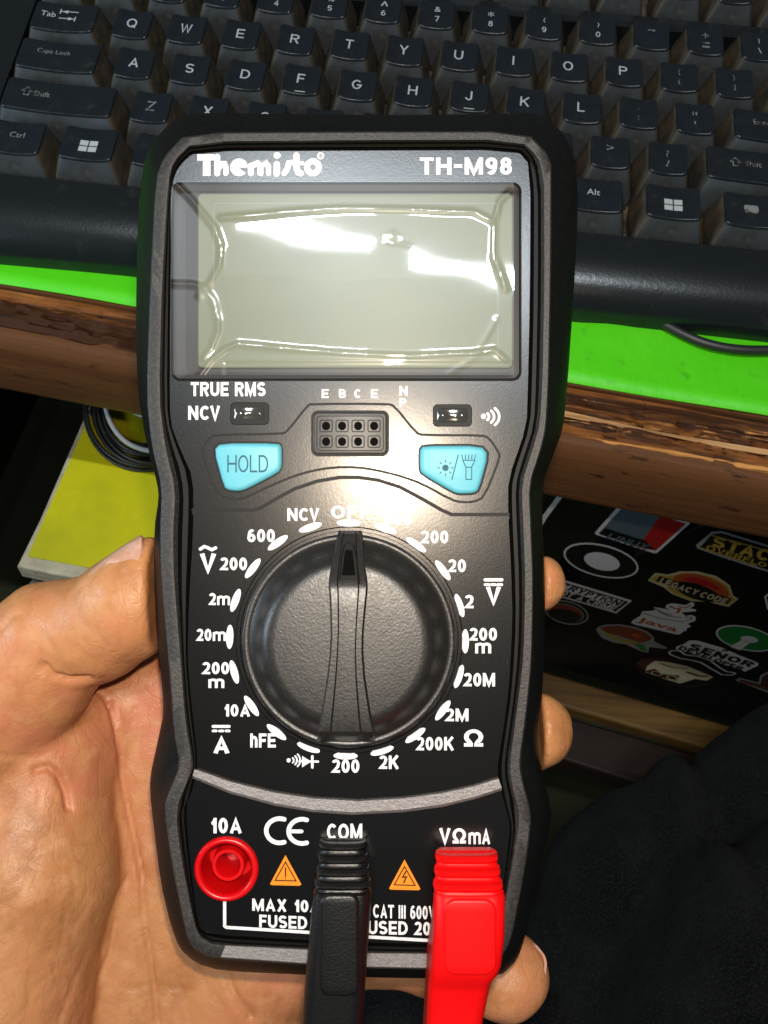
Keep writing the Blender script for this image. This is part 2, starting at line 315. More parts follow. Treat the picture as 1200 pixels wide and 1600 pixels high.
# plain grotesque lettering drawn as strokes: glyph -> (width, strokes) with centre lines in a unit-high box
def _a(cx, cy, rx, ry, a0, a1, n=12): return [(cx + rx * math.cos(math.radians(a0 + (a1 - a0) * i / n)), cy + ry * math.sin(math.radians(a0 + (a1 - a0) * i / n))) for i in range(n + 1)]
def glyph(c, t):
    h = t / 2; T = 1 - h; m = .5; Y = lambda v: h + v * (1 - t)
    def fr(w_): return h, w_ - h, w_ / 2
    if c == ' ': return .30, []
    if c == 'I' or c == 'l' or c == '|': return t, [[(h, 0), (h, 1)]]
    if c == '1': l, r, x = fr(.42); return .42, [[(r, 0), (r, 1)], [(l, Y(.66)), (l + .1, Y(.70)), (r - .02, Y(.96))]]
    if c in '-_—': return .40, [[(0, m if c == '-' else h), (.40, m if c == '-' else h)]]
    if c in '.,': return t, [[(h, 0), (h, t)]]
    if c in ':;': return t, [[(h, .12), (h, .12 + t)], [(h, .6), (h, .6 + t)]]
    if c in "'\"": return (t if c == "'" else 2.6 * t), [[(h + k * 1.6 * t, 0), (h + k * 1.6 * t, 1)] for k in range(1 if c == "'" else 2)]
    if c == '/': return .45, [[(h, 0), (.45 - h, 1)]]
    if c == '\\': return .45, [[(h, 1), (.45 - h, 0)]]
    W = {'T': .66, 'H': .74, 'M': .88, 'N': .74, 'C': .76, 'V': .74, 'R': .72, 'U': .73, 'E': .64, 'S': .68, 'O': .80, 'Q': .82, 'F': .60, 'L': .58, 'A': .76, 'X': .72, 'D': .74, 'B': .70, 'P': .68, 'K': .74, 'J': .54, 'G': .78, 'Y': .74, 'Z': .66, 'W': 1.05, 'Ω': .84}
    w_ = W.get(c, .58); l, r, x = fr(w_); b = h; rx = (r - l) / 2
    G = {'T': [[(0, T), (w_, T)], [(x, 0), (x, T)]], 'H': [[(l, 0), (l, 1)], [(r, 0), (r, 1)], [(l, m), (r, m)]],
      'M': [[(l, 0), (l, 1)], [(r, 0), (r, 1)], [(l + .03, T), (x, h), (r - .03, T)]], 'N': [[(l, 0), (l, 1)], [(r, 0), (r, 1)], [(l + .02, T), (r - .02, b)]],
      'C': [_a(x, m, rx, T - m, 42, 318, 20)], 'G': [_a(x, m, rx, T - m, 42, 340, 20) + [(r, .46), (x, .46)]], 'V': [[(l, 1), (x, .04), (r, 1)]], 'U': [[(l, 1), (l, h + rx)] + _a(x, h + rx, rx, rx, 180, 360) + [(r, 1)]],
      'R': [[(l, 0), (l, T), (x, T)] + _a(x + .02, (T + m) / 2 + .01, r - x - .02, (T - m) / 2, 90, -90, 8) + [(l, m + .01)], [(x, m), (r, 0)]], 'P': [[(l, 0), (l, T), (x, T)] + _a(x + .02, (T + m) / 2, r - x - .02, (T - m) / 2, 90, -90, 8) + [(l, m)]],
      'B': [[(l, b), (l, T), (x, T)] + _a(x, (T + m) / 2, r - x - .03, (T - m) / 2, 90, -90, 8) + [(l, m)], [(x, m)] + _a(x, (b + m) / 2, r - x, (m - b) / 2, 90, -90, 8) + [(l, b)]],
      'D': [[(l, b), (l, T), (x - .06, T)] + _a(x - .06, m, r - x + .06, T - m, 90, -90, 14) + [(l, b)]], 'E': [[(w_, T), (l, T), (l, b), (w_, b)], [(l, m), (w_ - .05, m)]], 'F': [[(w_, T), (l, T), (l, 0)], [(l, m), (w_ - .06, m)]], 'L': [[(l, 1), (l, b), (w_, b)]],
      'S': [_a(x, (T + m) / 2, rx, (T - m) / 2, 25, 250, 12) + _a(x, (m + b) / 2, rx, (m - b) / 2, 80, -155, 12)], 'O': [_a(x, m, rx, T - m, 0, 360, 28)], 'Q': [_a(x, m, rx, T - m, 0, 360, 28), [(x + .05, .25), (r, 0)]],
      'A': [[(l, 0), (x, T - .02), (r, 0)], [(l + .12, .30), (r - .12, .30)]], 'X': [[(l, 0), (r, 1)], [(l, 1), (r, 0)]], 'Y': [[(l, 1), (x, .45), (r, 1)], [(x, 0), (x, .45)]], 'Z': [[(0, T), (r, T), (l, b), (w_, b)]], 'W': [[(l, 1), (l + (x - l) * .5, .05), (x, T), (x + (r - x) * .5, .05), (r, 1)]],
      'K': [[(l, 0), (l, 1)], [(r, 1), (l + .04, .40)], [(l + .22, .56), (r, 0)]], 'J': [[(r, 1), (r, h + rx)] + _a(x, h + rx, rx, rx, 0, -180)],
      'Ω': [[(0, b), (x - .13, b), (x - .13, .16)] + _a(x, .56, rx, T - .56, 232, -52, 20) + [(x + .13, .16), (x + .13, b), (w_, b)]],
      '0': [_a(x, m, rx, T - m, 0, 360, 26)], '2': [_a(x, T - rx, rx, rx, 165, -20, 12) + [(r - .06, .45), (l, b), (w_, b)]], '3': [_a(x, (T + m) / 2, rx - .02, (T - m) / 2, 155, -90, 10), _a(x, (m + b) / 2, rx, (m - b) / 2, 90, -155, 10)],
      '4': [[(r - .08, 0), (r - .08, 1), (l, .28), (w_, .28)]], '5': [[(r, T), (l + .05, T), (l, m + .02)] + _a(x, (m + b) / 2 + .04, rx, (m - b) / 2 + .04, 125, -155, 12)], '6': [_a(x, .33, rx, .33 - h, 0, 360, 20), _a(x + .02, m, rx, T - m, 55, 190, 10)],
      '7': [[(0, T), (r, T), (x - .06, 0)]], '8': [_a(x, (T + .53) / 2, rx - .03, (T - .53) / 2, 0, 360, 18), _a(x, (.53 + b) / 2, rx, (.53 - b) / 2, 0, 360, 18)], '9': [_a(x, .67, rx, .33 - h, 0, 360, 20), _a(x - .02, m, rx, T - m, 235, 370, 10)],
      'm': [[(h, 0), (h, .72)], [(h, .50)] + _a(.33, .55, .33 - h, .17 - h + .06, 150, 0, 8) + [(.66 - h, 0)], [(.66 - h, .50)] + _a(.33 + .66 - t, .55, .33 - h, .17 - h + .06, 150, 0, 8) + [(1.32 - 3 * h, 0)]],
      'h': [[(l, 0), (l, 1)], [(l, .50)] + _a(x, .52, rx, .20, 160, 0, 8) + [(r, 0)]]}
    if c == 'm': return 1.32 - t, G[c]
    return (w_, G[c]) if c in G else None
SOFT = {}
def sans(st, t=.20, gap=.11):                # -> verts normalised to 0..1, faces, aspect
    if (st, t) in SOFT: return SOFT[(st, t)]
    mbx = MB(); x = 0
    for k, c in enumerate(st):
        w_, strokes = glyph(c, t)
        for p in strokes:
            cl = len(p) > 12 and abs(p[0][0] - p[-1][0]) + abs(p[0][1] - p[-1][1]) < 1e-6
            q = p[:-1] if cl else p
            mbx.add(*ribbon([(a + x, b) for a, b in q], t, 0, cl, False))
        x += w_ - (.05 if c in 'CFTLP' and st[k + 1:k + 2] in ('V', 'A', 'O') else 0) - (.07 if st[k:k + 2] == 'CV' else 0) + (gap if k < len(st) - 1 else 0)
    only_low = all(c in 'm' for c in st); hh = .74 if only_low else 1.0
    SOFT[(st, t)] = ([(p[0] / x, p[1] / hh, p[2]) for p in mbx.v], mbx.f, x / hh); return SOFT[(st, t)]
def sans_quad(st, bl, br, tr, tl, z, t=.20, zs=1.0):
    v, f, _ = sans(st, t); o = []
    for (u, s_, dz) in v:
        a = [bl[k] + (br[k] - bl[k]) * u for k in (0, 1)]; b = [tl[k] + (tr[k] - tl[k]) * u for k in (0, 1)]
        o.append((a[0] + (b[0] - a[0]) * s_, a[1] + (b[1] - a[1]) * s_, z + dz * zs))
    return o, f
# ------------------------------------------------------------------ implicit flesh and cloth
def sd_caps(X, Y, Z, a, b, ra, rb):
    a = np.array(a, float); b = np.array(b, float); d = b - a; L2 = max((d * d).sum(), 1e-9)
    h = np.clip(((X - a[0]) * d[0] + (Y - a[1]) * d[1] + (Z - a[2]) * d[2]) / L2, 0, 1)
    return np.sqrt((X - a[0] - d[0] * h) ** 2 + (Y - a[1] - d[1] * h) ** 2 + (Z - a[2] - d[2] * h) ** 2) - (ra + (rb - ra) * h)
def smin(a, b, k):
    h = np.clip(k - np.abs(a - b), 0, None) / k; return np.minimum(a, b) - h * h * k * .25
def surface_nets(G, org, h):
    n = np.array(G.shape); ins = G < 0
    c = [(i, j, k) for i in (0, 1) for j in (0, 1) for k in (0, 1)]
    sl = lambda A, o: A[o[0]:n[0] - 1 + o[0], o[1]:n[1] - 1 + o[1], o[2]:n[2] - 1 + o[2]]
    cnt = sum(sl(ins, o).astype(int) for o in c); act = (cnt > 0) & (cnt < 8)
    idx = -np.ones(act.shape, int); cells = np.argwhere(act); idx[act] = np.arange(len(cells))
    P = np.zeros((len(cells), 3)); W = np.zeros(len(cells))
    val = {o: sl(G, o)[act] for o in c}
    for o in c:
        for ax in range(3):
            if o[ax] == 0:
                q = list(o); q[ax] = 1; q = tuple(q); a, b = val[o], val[q]; m = (a < 0) != (b < 0)
                t = np.where(m, a / np.where(m, a - b, 1), 0); p = np.tile(np.array(o, float), (len(cells), 1)); p[:, ax] += t
                P += p * m[:, None]; W += m
    V = (cells + P / W[:, None]) * h + np.array(org)
    faces = []
    for ax in range(3):
        u, v = (ax + 1) % 3, (ax + 2) % 3
        o1 = [0, 0, 0]; e0 = [slice(None)] * 3; e1 = [slice(None)] * 3; e0[ax] = slice(0, -1); e1[ax] = slice(1, None)
        A, B = ins[tuple(e0)], ins[tuple(e1)]; ed = np.argwhere(A != B); ok = (ed[:, u] > 0) & (ed[:, v] > 0) & (ed[:, u] < n[u] - 1) & (ed[:, v] < n[v] - 1)
        ed = ed[ok]; s = A[tuple(ed.T)]
        def g(du, dv):
            q = ed.copy(); q[:, u] += du; q[:, v] += dv; return idx[tuple(q.T)]
        Q = np.stack([g(-1, -1), g(0, -1), g(0, 0), g(-1, 0)], 1); Q[~s] = Q[~s][:, ::-1]; faces.append(Q)
    return V, np.concatenate(faces)
def relax(V, Fq, it=2, lam=.5):
    e = np.concatenate([Fq[:, [0, 1]], Fq[:, [1, 2]], Fq[:, [2, 3]], Fq[:, [3, 0]]]); e = np.concatenate([e, e[:, ::-1]])
    for _ in range(it):
        acc = np.zeros_like(V); np.add.at(acc, e[:, 0], V[e[:, 1]]); k = np.bincount(e[:, 0], minlength=len(V))[:, None]; V = V + lam * (acc / np.maximum(k, 1) - V)
    return V
def vnormals(V, Fq):
    nf = np.cross(V[Fq[:, 2]] - V[Fq[:, 0]], V[Fq[:, 3]] - V[Fq[:, 1]]); N = np.zeros_like(V)
    for k in range(4): np.add.at(N, Fq[:, k], nf)
    return N / np.maximum(np.linalg.norm(N, axis=1, keepdims=True), 1e-12)
def seg_dist(p, poly):
    d = np.full(len(p), 1e9)
    for a, b in zip(poly[:-1], poly[1:]):
        a = np.array(a, float); b = np.array(b, float); e = b - a
        h = np.clip(((p - a) @ e) / (e @ e), 0, 1)[:, None]; d = np.minimum(d, np.linalg.norm(p - a - h * e, axis=1))
    return d
# ================================================================== DESK AND WHAT IS BELOW IT
def slab(name, pxs, z, thick, m, parent=None, bev=.0):      # a horizontal board whose top outline is seen at these pixels
    p = ccw([tuple(on_z(a, b, z)[:2]) for a, b in pxs])
    v, f = prism([(q[0] / MM, q[1] / MM) for q in p], (z - thick) / MM, z / MM, bev / MM, bottom=True)
    return obj(name, v, f, m, parent)
E0, E1 = on_z(0, 447, 0), on_z(1200, 655, 0)                # where sheet meets chipped edge
EX = (E1 - E0).normalized(); EY = Vector((-EX.y, EX.x, 0))  # along the edge / away from the viewer
DESK = Matrix((EX, EY, Vector((0, 0, 1)))).transposed().to_4x4(); DESK.translation = E0
desk = thing('desk', 'old brown wooden desk with a chipped front edge under the keyboard', 'desk', DESK)
def bar(name, prof, x0, x1, m, parent, nseg=1, wob=0, smooth=False, mm=True):   # profile (y,z) swept along x
    rings = []
    for i in range(nseg + 1):
        x = x0 + (x1 - x0) * i / nseg
        rings.append([(x, y + (rng.normal(0, wob) if wob else 0), z + (rng.normal(0, wob) if wob else 0)) for y, z in prof])
    v, f = loft(rings, True, True, True); return obj(name, v, f, m, parent, smooth, sharp=35)
bar('tabletop', [(0, 0), (0, -34), (460, -34), (460, 0)], -320, 620, M['woodfront'], desk)
def smooth_noise(n, ln):
    k = np.hanning(max(3, ln)); return np.convolve(rng.normal(0, 1, n + len(k)), k / np.sqrt((k * k).sum()), 'same')[:n]
def worn_edge():
    prof = [(-.5, -.8), (-2, -.7), (-3.6, -1.0), (-5.2, -1.2), (-6.8, -1.5), (-8.4, -1.9), (-10, -2.3), (-11.4, -2.9), (-12.6, -3.8), (-13.4, -5.4), (-13.6, -8), (-13.6, -14), (-.5, -14)]
    n = 900; X = np.linspace(-320, 620, n + 1)
    nz = [smooth_noise(n + 1, int(L_)) * a for L_, a in zip(rng.uniform(7, 26, len(prof)), [0, .25, .4, .45, .5, .5, .5, .45, .4, .35, .2, 0, 0])]
    nz2 = [smooth_noise(n + 1, int(L_)) * a for L_, a in zip(rng.uniform(10, 30, len(prof)), [0, .2, .3, .3, .3, .3, .3, .3, .3, .3, .2, 0, 0])]
    rings = []
    for i, x in enumerate(X):
        k = 1 + .0013 * x
        rings.append([(x, y * k + nz2[q][i], z + nz[q][i] - (.8 if nz[q][i] < -.45 else 0)) for q, (y, z) in enumerate(prof)])
    v, f = loft(rings, True, True, True); obj('chipped_edge', v, f, M['woodtop'], desk, True, sharp=25)
worn_edge()
# thin split of paler wood lying along the chipped edge on the right
v, f = loft([[(x, -9.6 + .7 * math.sin(x * .05) - .016 * (x - 150) + dy * (0.55 + .45 * math.sin(x * .11)), -1.4 + dz) for dy, dz in ((-.9, -.8), (-.3, .35), (.5, .3), (.9, -.8))] for x in range(150, 330, 6)], True, True, True)
obj('split_strip', v, f, M['woodlight'], desk)
def moulding():
    prof = [(-13.4, -4.4), (-15.2, -4.8), (-16.8, -7), (-17.4, -11), (-17.2, -31), (-16, -34.5), (-12, -36), (-.2, -36), (-.2, -4.4)]
    n = 200; X = np.linspace(-320, 620, n + 1); nz = smooth_noise(n + 1, 8) * .10
    rings = [[(x, y - (13.6 * .0013 * x if y < -11 else 0) + (nz[i] if q < 5 else 0), z) for q, (y, z) in enumerate(prof)] for i, x in enumerate(X)]
    v, f = loft(rings, True, True, True); obj('front_moulding', v, f, M['woodfront'], desk, True, sharp=35)
moulding()
bar('side_panel', [(40, -640), (40, -34.2), (445, -34.2), (445, -640)], -318, -296, M['darkwood'], desk)
bar('back_panel', [(446, -640), (446, -34.2), (459, -34.2), (459, -640)], -318, 600, M['darkwood'], desk)
fl = obj('floor', [(-1500, -1500, -700), (1800, -1500, -700), (1800, 1500, -700), (-1500, 1500, -700)], [(0, 1, 2, 3)], M['floor'], None)
fl['kind'] = 'structure'
# green sheet, a little rumpled, its front edge along the desk edge
def sheet():
    v = []; f = []; nx, ny = 120, 26
    for j in range(ny + 1):
        for i in range(nx + 1):
            x = -310 + 900 * i / nx; y = .6 + 150 * j / ny
            z = .6 + .35 * math.sin(x * .031 + y * .04) + .25 * math.sin(x * .083 - y * .11)
            z += 1.6 * math.exp(-((y - 22 - .12 * (x - 190)) / 2.2) ** 2) * math.exp(-((x - 192) / 10) ** 2)
            z += 1.2 * math.exp(-((y - 26 + .5 * (x - 205)) / 1.8) ** 2) * math.exp(-((x - 203) / 9) ** 2)
            v.append((x, y, max(.25, z)))
    for j in range(ny):
        for i in range(nx):
            a = j * (nx + 1) + i; f.append((a, a + 1, a + nx + 2, a + nx + 1))
    o = obj('desk_sheet', v, f, M['green'], None, True); o.matrix_world = DESK
    md = o.modifiers.new('thick', 'SOLIDIFY'); md.thickness = .0003; md.offset = -1
    return tag(o, 'bright lime green sheet covering the desk under the keyboard', 'desk cover')
sheet()
# ------------------------------------------------------------------ pull-out board with a yellow sheet
ZB = -0.115
board = thing('shelf_board', 'board covered with a yellow sheet, sticking out below the left of the desk', 'shelf', Matrix.Translation(on_z(120, 800, ZB)))
bi = board.matrix_world.inverted()
def world_slab(name, pxs, z, thick, m, parent, bev=0.0):
    o = slab(name, pxs, z, thick, m, None, bev); o.parent = parent; o.matrix_parent_inverse = parent.matrix_world.inverted(); return o
world_slab('board', [(160, 585), (62, 811), (26, 884), (80, 896), (420, 950), (520, 560)], ZB, .009, M['boardedge'], board, .0012)
world_slab('yellow_cover', [(172, 585), (130, 672), (43, 869), (135, 886), (410, 935), (505, 560)], ZB + .0006, .0004, M['yellow'], board)
leg_o = slab('leg', [(52, 905), (76, 914), (16, 1010), (-30, 990)], ZB - .02, .02, M['metal']); leg_o.parent = board; leg_o.matrix_parent_inverse = bi
def tube(name, pts, r, m, n=10, close=False):               # pts world metres
    c = bpy.data.curves.new(name, 'CURVE'); c.dimensions = '3D'; c.bevel_depth = r; c.bevel_resolution = 3; c.resolution_u = 8; c.use_fill_caps = True
    for P in pts:
        s = c.splines.new('NURBS'); s.points.add(len(P) - 1); s.use_cyclic_u = close; s.use_endpoint_u = not close; s.order_u = 4
        for q, p in zip(s.points, P): q.co = (*p, 1)
    t = bpy.data.objects.new('tmp', c); COL.objects.link(t); dg = bpy.context.evaluated_depsgraph_get()
    me = bpy.data.meshes.new_from_object(t.evaluated_get(dg)); bpy.data.objects.remove(t)
    me.polygons.foreach_set('use_smooth', [True] * len(me.polygons)); me.materials.clear(); me.materials.append(m)
    o = bpy.data.objects.new(name, me); COL.objects.link(o); return o
loops = []
for k in range(14):
    cx, cy = 226 + rng.normal(0, 3), 640 + rng.normal(0, 3); a = 62 + 1.9 * k + rng.normal(0, 3); b = 60 + 2.3 * k + rng.normal(0, 4)
    loops.append([on_z(cx + a * math.cos(t), cy + b * math.sin(t), ZB + .002 + .0018 * (k % 4) + .001 * math.sin(t * 2 + k)) for t in np.linspace(0, 2 * math.pi, 18)[:-1]])
loops.append([on_z(222 + 92 * math.cos(t), 640 + 97 * math.sin(t), ZB + .0022) for t in np.linspace(0, 2 * math.pi, 18)[:-1]])
tag(tube('coiled_cable', loops, .00078, M['cable'], close=True), 'black cable in a loose coil lying on the yellow board', 'cable')
tag(tube('loose_cable', [[on_z(a, b, ZB + .0115) for a, b in [(160, 575), (162, 615), (166, 645), (176, 668), (192, 688), (215, 702), (250, 708), (290, 700)]],
                         [on_z(a, b, ZB + .0105) for a, b in [(183, 600), (190, 630), (207, 645), (235, 655), (280, 652)]]], .0011, M['whitecable']), 'pale grey cable curving over the black coil', 'cable')
tag(tube('keyboard_cable', [[on_z(a, b, .0032) for a, b in [(1035, 505), (1062, 520), (1095, 536), (1140, 546), (1190, 549), (1260, 545), (1340, 530)]]], 0.0016, M['cable']), 'black cord peeping from beneath the keyboard onto the green sheet', 'cable')
# ------------------------------------------------------------------ stickered laptop standing in the shelf below
LX = Vector((.884, -.258, -.39)); LY = Vector((.465, .389, .795)); LY = (LY - LX.normalized() * LY.dot(LX.normalized())).normalized(); LX.normalize(); LZ = LX.cross(LY)
R3 = CAMW.to_3x3().normalized(); lx, ly, lz = R3 @ LX, R3 @ LY, R3 @ LZ
LAP = Matrix((lx, ly, lz)).transposed().to_4x4(); LAP.translation = CO + ray(1000, 900) * .53
laptop = thing('laptop', 'black laptop covered in stickers, stored on edge below the desk', 'laptop', LAP)
LI = LAP.inverted()
def lp(px, py):
    p = LI @ on_plane(px, py, LAP.translation, lz); return (p.x / MM, p.y / MM)
b0 = lp(850, 1036); b1 = lp(1200, 1140); yb = min(b0[1], b1[1])
print('laptop bottom', b0, b1, 'top', lp(850, 750), lp(1200, 800), 'scale', lp(1000, 900), lp(1100, 900))
ang = math.atan2(b1[1] - b0[1], b1[0] - b0[0])
cs, sn = math.cos(ang), math.sin(ang)
def lrot(x, y): return (b0[0] + cs * x - sn * y, b0[1] + sn * x + cs * y)
v, f = prism(ccw([lrot(*p) for p in rrect(75, 115, 290, 230, 8)]), -18, 0, 1.5, bottom=True)
obj('lid', v, f, M['laptop'], laptop)
SZ = [.12]
def sticker(label, layers, name='sticker'):                 # layers: (material, [ (verts2d polygon) | ('stroke', pts, w) | ('text', s, bl, br, tr, tl) ]) in photo pixels
    mbs = None; root = None
    vs, fs, mi, mats = [], [], [], []
    for k, (mk, items) in enumerate(layers):
        mats.append(M[mk])
        for it in items:
            z = .12 + .10 * k
            if it[0] == 'stroke': v, f = ribbon([lp(*p) for p in it[1]], it[2], z, it[3] if len(it) > 3 else False)
            elif it[0] == 'text' and all(c in 'LINUXSTACKOVERFWGYDPM ' for c in it[1].replace('OVERFLOW', 'OVERFLO')): v, f = sans_quad(it[1], *[lp(*p) for p in it[2:6]], z, .17 + (it[6] if len(it) > 6 else .03))
            elif it[0] == 'text': v, f = text_quad(it[1], *[lp(*p) for p in it[2:6]], z, it[6] if len(it) > 6 else .03)
            else: v, f = fill([ccw([lp(*p) for p in it])], z)
            n = len(vs); vs += v; fs += [tuple(i + n for i in q) for q in f]; mi += [k] * len(f)
    o = obj(name, vs, fs, mats, laptop); o.data.polygons.foreach_set('material_index', mi); o['label'] = label
    return o
def Z6(*p): return [(840 + a / 3.3333, 740 + b / 3.3333) for a, b in p]
def Z7(*p): return [(970 + a / 5.217, 900 + b / 5.217) for a, b in p]
def zel(cx, cy, a, b, ang, n=30, t0=0, t1=2 * math.pi, end=False): return Z6(*ell(cx, cy, a, b, math.radians(ang), n, t0, t1, end))
sticker('square sticker split slate blue and red', [('s_white', [Z6((440, 146), (458, 144), (786, 248), (794, 258), (622, 412), (608, 414), (302, 316), (298, 306))]),
    ('s_slate', [Z6((455, 160), (640, 216), (520, 382), (318, 308))]), ('s_red', [Z6((640, 216), (770, 258), (614, 398), (520, 382))]),
    ('s_black', [Z6((352, 280), (560, 346), (614, 398), (320, 312)), ]), ('s_slate', [('text', 'LINUX', *Z6((352, 330), (560, 394), (592, 368), (382, 306)), 0.0)])])
sticker('oval black sticker with white rim and white round mark', [('s_white', [zel(330, 452, 200, 84, 13)]), ('s_black', [zel(330, 452, 189, 76, 13)]), ('s_white', [zel(335, 455, 95, 45, 13)])])
sticker('black and white slogan sticker with the word encryption', [('s_white', [Z6((10, 514), (492, 660), (410, 727), (-40, 595))]), ('s_black', [Z6((12, 526), (474, 666), (404, 718), (-26, 590))]),
    ('s_white', [Z6((20, 534), (452, 664), (420, 690), (-6, 562))]), ('s_black', [('text', 'ENCRYPTION', *Z6((22, 562), (415, 685), (445, 662), (52, 543)), .03)]),
    ('s_white', [('text', 'IS NOT A CRIME', *Z6((10, 592), (392, 712), (416, 690), (36, 572)), .03)])])
sticker('round sticker with a brown arc', [('s_grey', [zel(150, 722, 118, 60, 13)]), ('s_black', [zel(150, 722, 110, 54, 13)]), ('s_grey', [zel(146, 722, 96, 46, 13)]), ('s_brown', [zel(146, 722, 92, 43, 13)]),
    ('s_black', [zel(140, 735, 86, 32, 10)]), ('s_teal', [('stroke', Z6((60, 748), (100, 735), (130, 752), (180, 748), (215, 742)), .7)])])
sticker('gold lettered sticker', [('s_grey', [Z6((905, 302), (958, 298), (1210, 375), (1300, 410), (1300, 540), (1200, 510), (1130, 490), (965, 436), (830, 388), (824, 372))]),
    ('s_black', [Z6((912, 312), (958, 308), (1200, 382), (1290, 412), (1290, 530), (1150, 484), (960, 425), (842, 384))]),
    ('s_gold', [('text', 'STACK', *Z6((900, 372), (1280, 480), (1310, 420), (925, 322)), .05), ('text', 'OVERFLOW', *Z6((872, 392), (1250, 505), (1262, 486), (886, 366)), .02), ('stroke', Z6((905, 318), (1180, 394)), .9), ('stroke', Z6((850, 384), (1140, 476)), .9)])])
sticker('oval sticker with yellow rim and red field', [('s_cream', [Z6((612, 516), (680, 524), (740, 508), (830, 508), (930, 532), (1000, 580), (1018, 634), (1046, 652), (996, 692), (960, 686), (890, 666), (800, 664), (700, 626), (655, 590), (574, 556))]),
    ('s_gold', [Z6((616, 526), (690, 532), (750, 518), (830, 518), (920, 540), (990, 585), (1006, 636), (1030, 654), (992, 682), (880, 656), (800, 655), (710, 620), (660, 580), (588, 552))]),
    ('s_rust', [zel(850, 588, 150, 60, 17)]), ('s_black', [zel(830, 612, 122, 40, 18), Z6((636, 530), (1010, 648), (985, 678), (616, 556))]),
    ('s_red', [zel(850, 575, 100, 30, 17, 20, math.pi, 2 * math.pi, True)]),
    ('s_cream', [('text', 'LEGACY', *Z6((628, 566), (825, 628), (846, 604), (650, 536)), .05), ('text', 'CODE', *Z6((838, 634), (975, 674), (996, 648), (862, 608)), .05)])])
sticker('white sticker shaped as a steaming cup', [('s_white', [Z6((500, 760), (486, 775), (505, 785), (720, 836), (740, 836), (762, 820), (778, 816), (775, 806), (800, 796), (782, 780), (822, 765), (824, 745), (800, 735), (770, 740), (748, 722), (826, 716), (824, 706), (790, 700), (812, 690), (818, 676), (802, 668), (770, 684), (700, 674), (672, 682), (666, 696), (690, 708), (605, 694), (612, 712), (545, 716), (535, 740))]),
    ('s_rust', [('text', 'Java', *Z6((505, 772), (715, 832), (738, 800), (532, 744)), .02), ('stroke', Z6((690, 690), (715, 700), (740, 702), (728, 722)), 1.6), ('stroke', Z6((735, 690), (770, 698), (795, 682)), 1.1)]),
    ('s_slate', [('stroke', Z6((610, 700), (650, 722), (700, 734)), .9), ('stroke', Z6((630, 716), (680, 738), (745, 748)), .9), ('stroke', Z6((550, 724), (640, 752), (760, 770)), .8), ('stroke', Z6((770, 745), (800, 745), (798, 756), (770, 762)), .8)])])
sticker('fruit shaped sticker in red and yellow', [('s_grey', [Z6((310, 800), (350, 786), (430, 784), (510, 798), (570, 820), (605, 850), (606, 872), (675, 906), (665, 912), (580, 902), (578, 930), (545, 928), (460, 888), (400, 880), (335, 855), (320, 835), (306, 818))]),
    ('s_brown', [Z6((322, 802), (360, 792), (430, 790), (510, 806), (565, 826), (596, 852), (588, 866), (540, 880), (440, 850), (350, 822))]), ('s_yellow', [Z6((345, 818), (440, 860), (520, 876), (530, 896), (440, 872), (365, 846))]), ('s_green', [Z6((500, 880), (550, 888), (570, 922), (540, 920))]),
    ('s_rust', [zel(515, 840, 26, 12, 15)]), ('s_grey', [Z6((560, 880), (590, 878), (660, 906), (585, 896))])])
sticker('green round sticker with a white keyhole', [('s_white', [zel(1085, 857, 160, 62, 12)]), ('s_green', [zel(1085, 857, 150, 56, 12)]), ('s_white', [zel(1102, 861, 46, 17, 8), Z6((1068, 862), (1110, 876), (1052, 918), (1002, 898))])])
sticker('moustache sticker with white outlined lettering', [('s_white', [Z6((790, 868), (830, 868), (960, 905), (1050, 945), (1150, 985), (1148, 1000), (1080, 1030), (1060, 1020), (960, 990), (860, 950), (720, 915), (722, 900), (760, 888))]),
    ('s_white', [('stroke', Z6((685, 928), (700, 920), (740, 922), (770, 942), (840, 950), (900, 972), (950, 1010), (985, 1030), (1020, 1034), (1030, 1040), (1010, 1048), (960, 1046), (900, 1012), (850, 982), (800, 970), (740, 960), (690, 940)), 1.2, True)]),
    ('s_black', [('text', 'SENOR', *Z6((778, 908), (1108, 1008), (1136, 984), (806, 880)), .07), ('stroke', Z6((962, 922), (972, 914), (985, 922), (996, 916)), 1.3), ('text', 'DEVELOPER', *Z6((728, 912), (1060, 1024), (1076, 1008), (750, 893)), .06)])])
sticker('dark oval sticker with pale cream drawing', [('s_maroon', [zel(712, 1034, 202, 68, 12)]), ('s_black', [zel(712, 1034, 196, 64, 12)]), ('s_maroon', [zel(640, 1010, 118, 38, 12)]), ('s_cream', [Z6((570, 1000), (610, 972), (680, 978), (780, 1000), (915, 1056), (880, 1075), (820, 1066), (740, 1090), (650, 1062), (560, 1030))]),
    ('s_maroon', [Z6((555, 1025), (610, 1012), (650, 1040), (740, 1048), (725, 1075), (640, 1058)), ('stroke', Z6((640, 985), (700, 1004), (780, 1012)), 1.2), ('stroke', Z6((780, 1030), (840, 1050), (880, 1052)), 2.4)]), ('s_cream', [('stroke', ell(*Z6((620, 1036))[0], 8, 3, .2), .7, True), ('stroke', ell(*Z6((700, 1058))[0], 8, 3, .2), .7, True)])])
sticker('reddish banner sticker at the lower right', [('s_grey', [Z6((1030, 1076), (1050, 1062), (1150, 1088), (1160, 1050), (1200, 1030), (1300, 1060), (1300, 1180), (1200, 1140))]), ('s_maroon', [Z6((1046, 1076), (1056, 1070), (1160, 1098), (1170, 1056), (1200, 1040), (1290, 1066), (1290, 1166), (1195, 1128))]), ('s_brown', [Z6((1058, 1077), (1160, 1104), (1200, 1118), (1190, 1124), (1060, 1086))])])
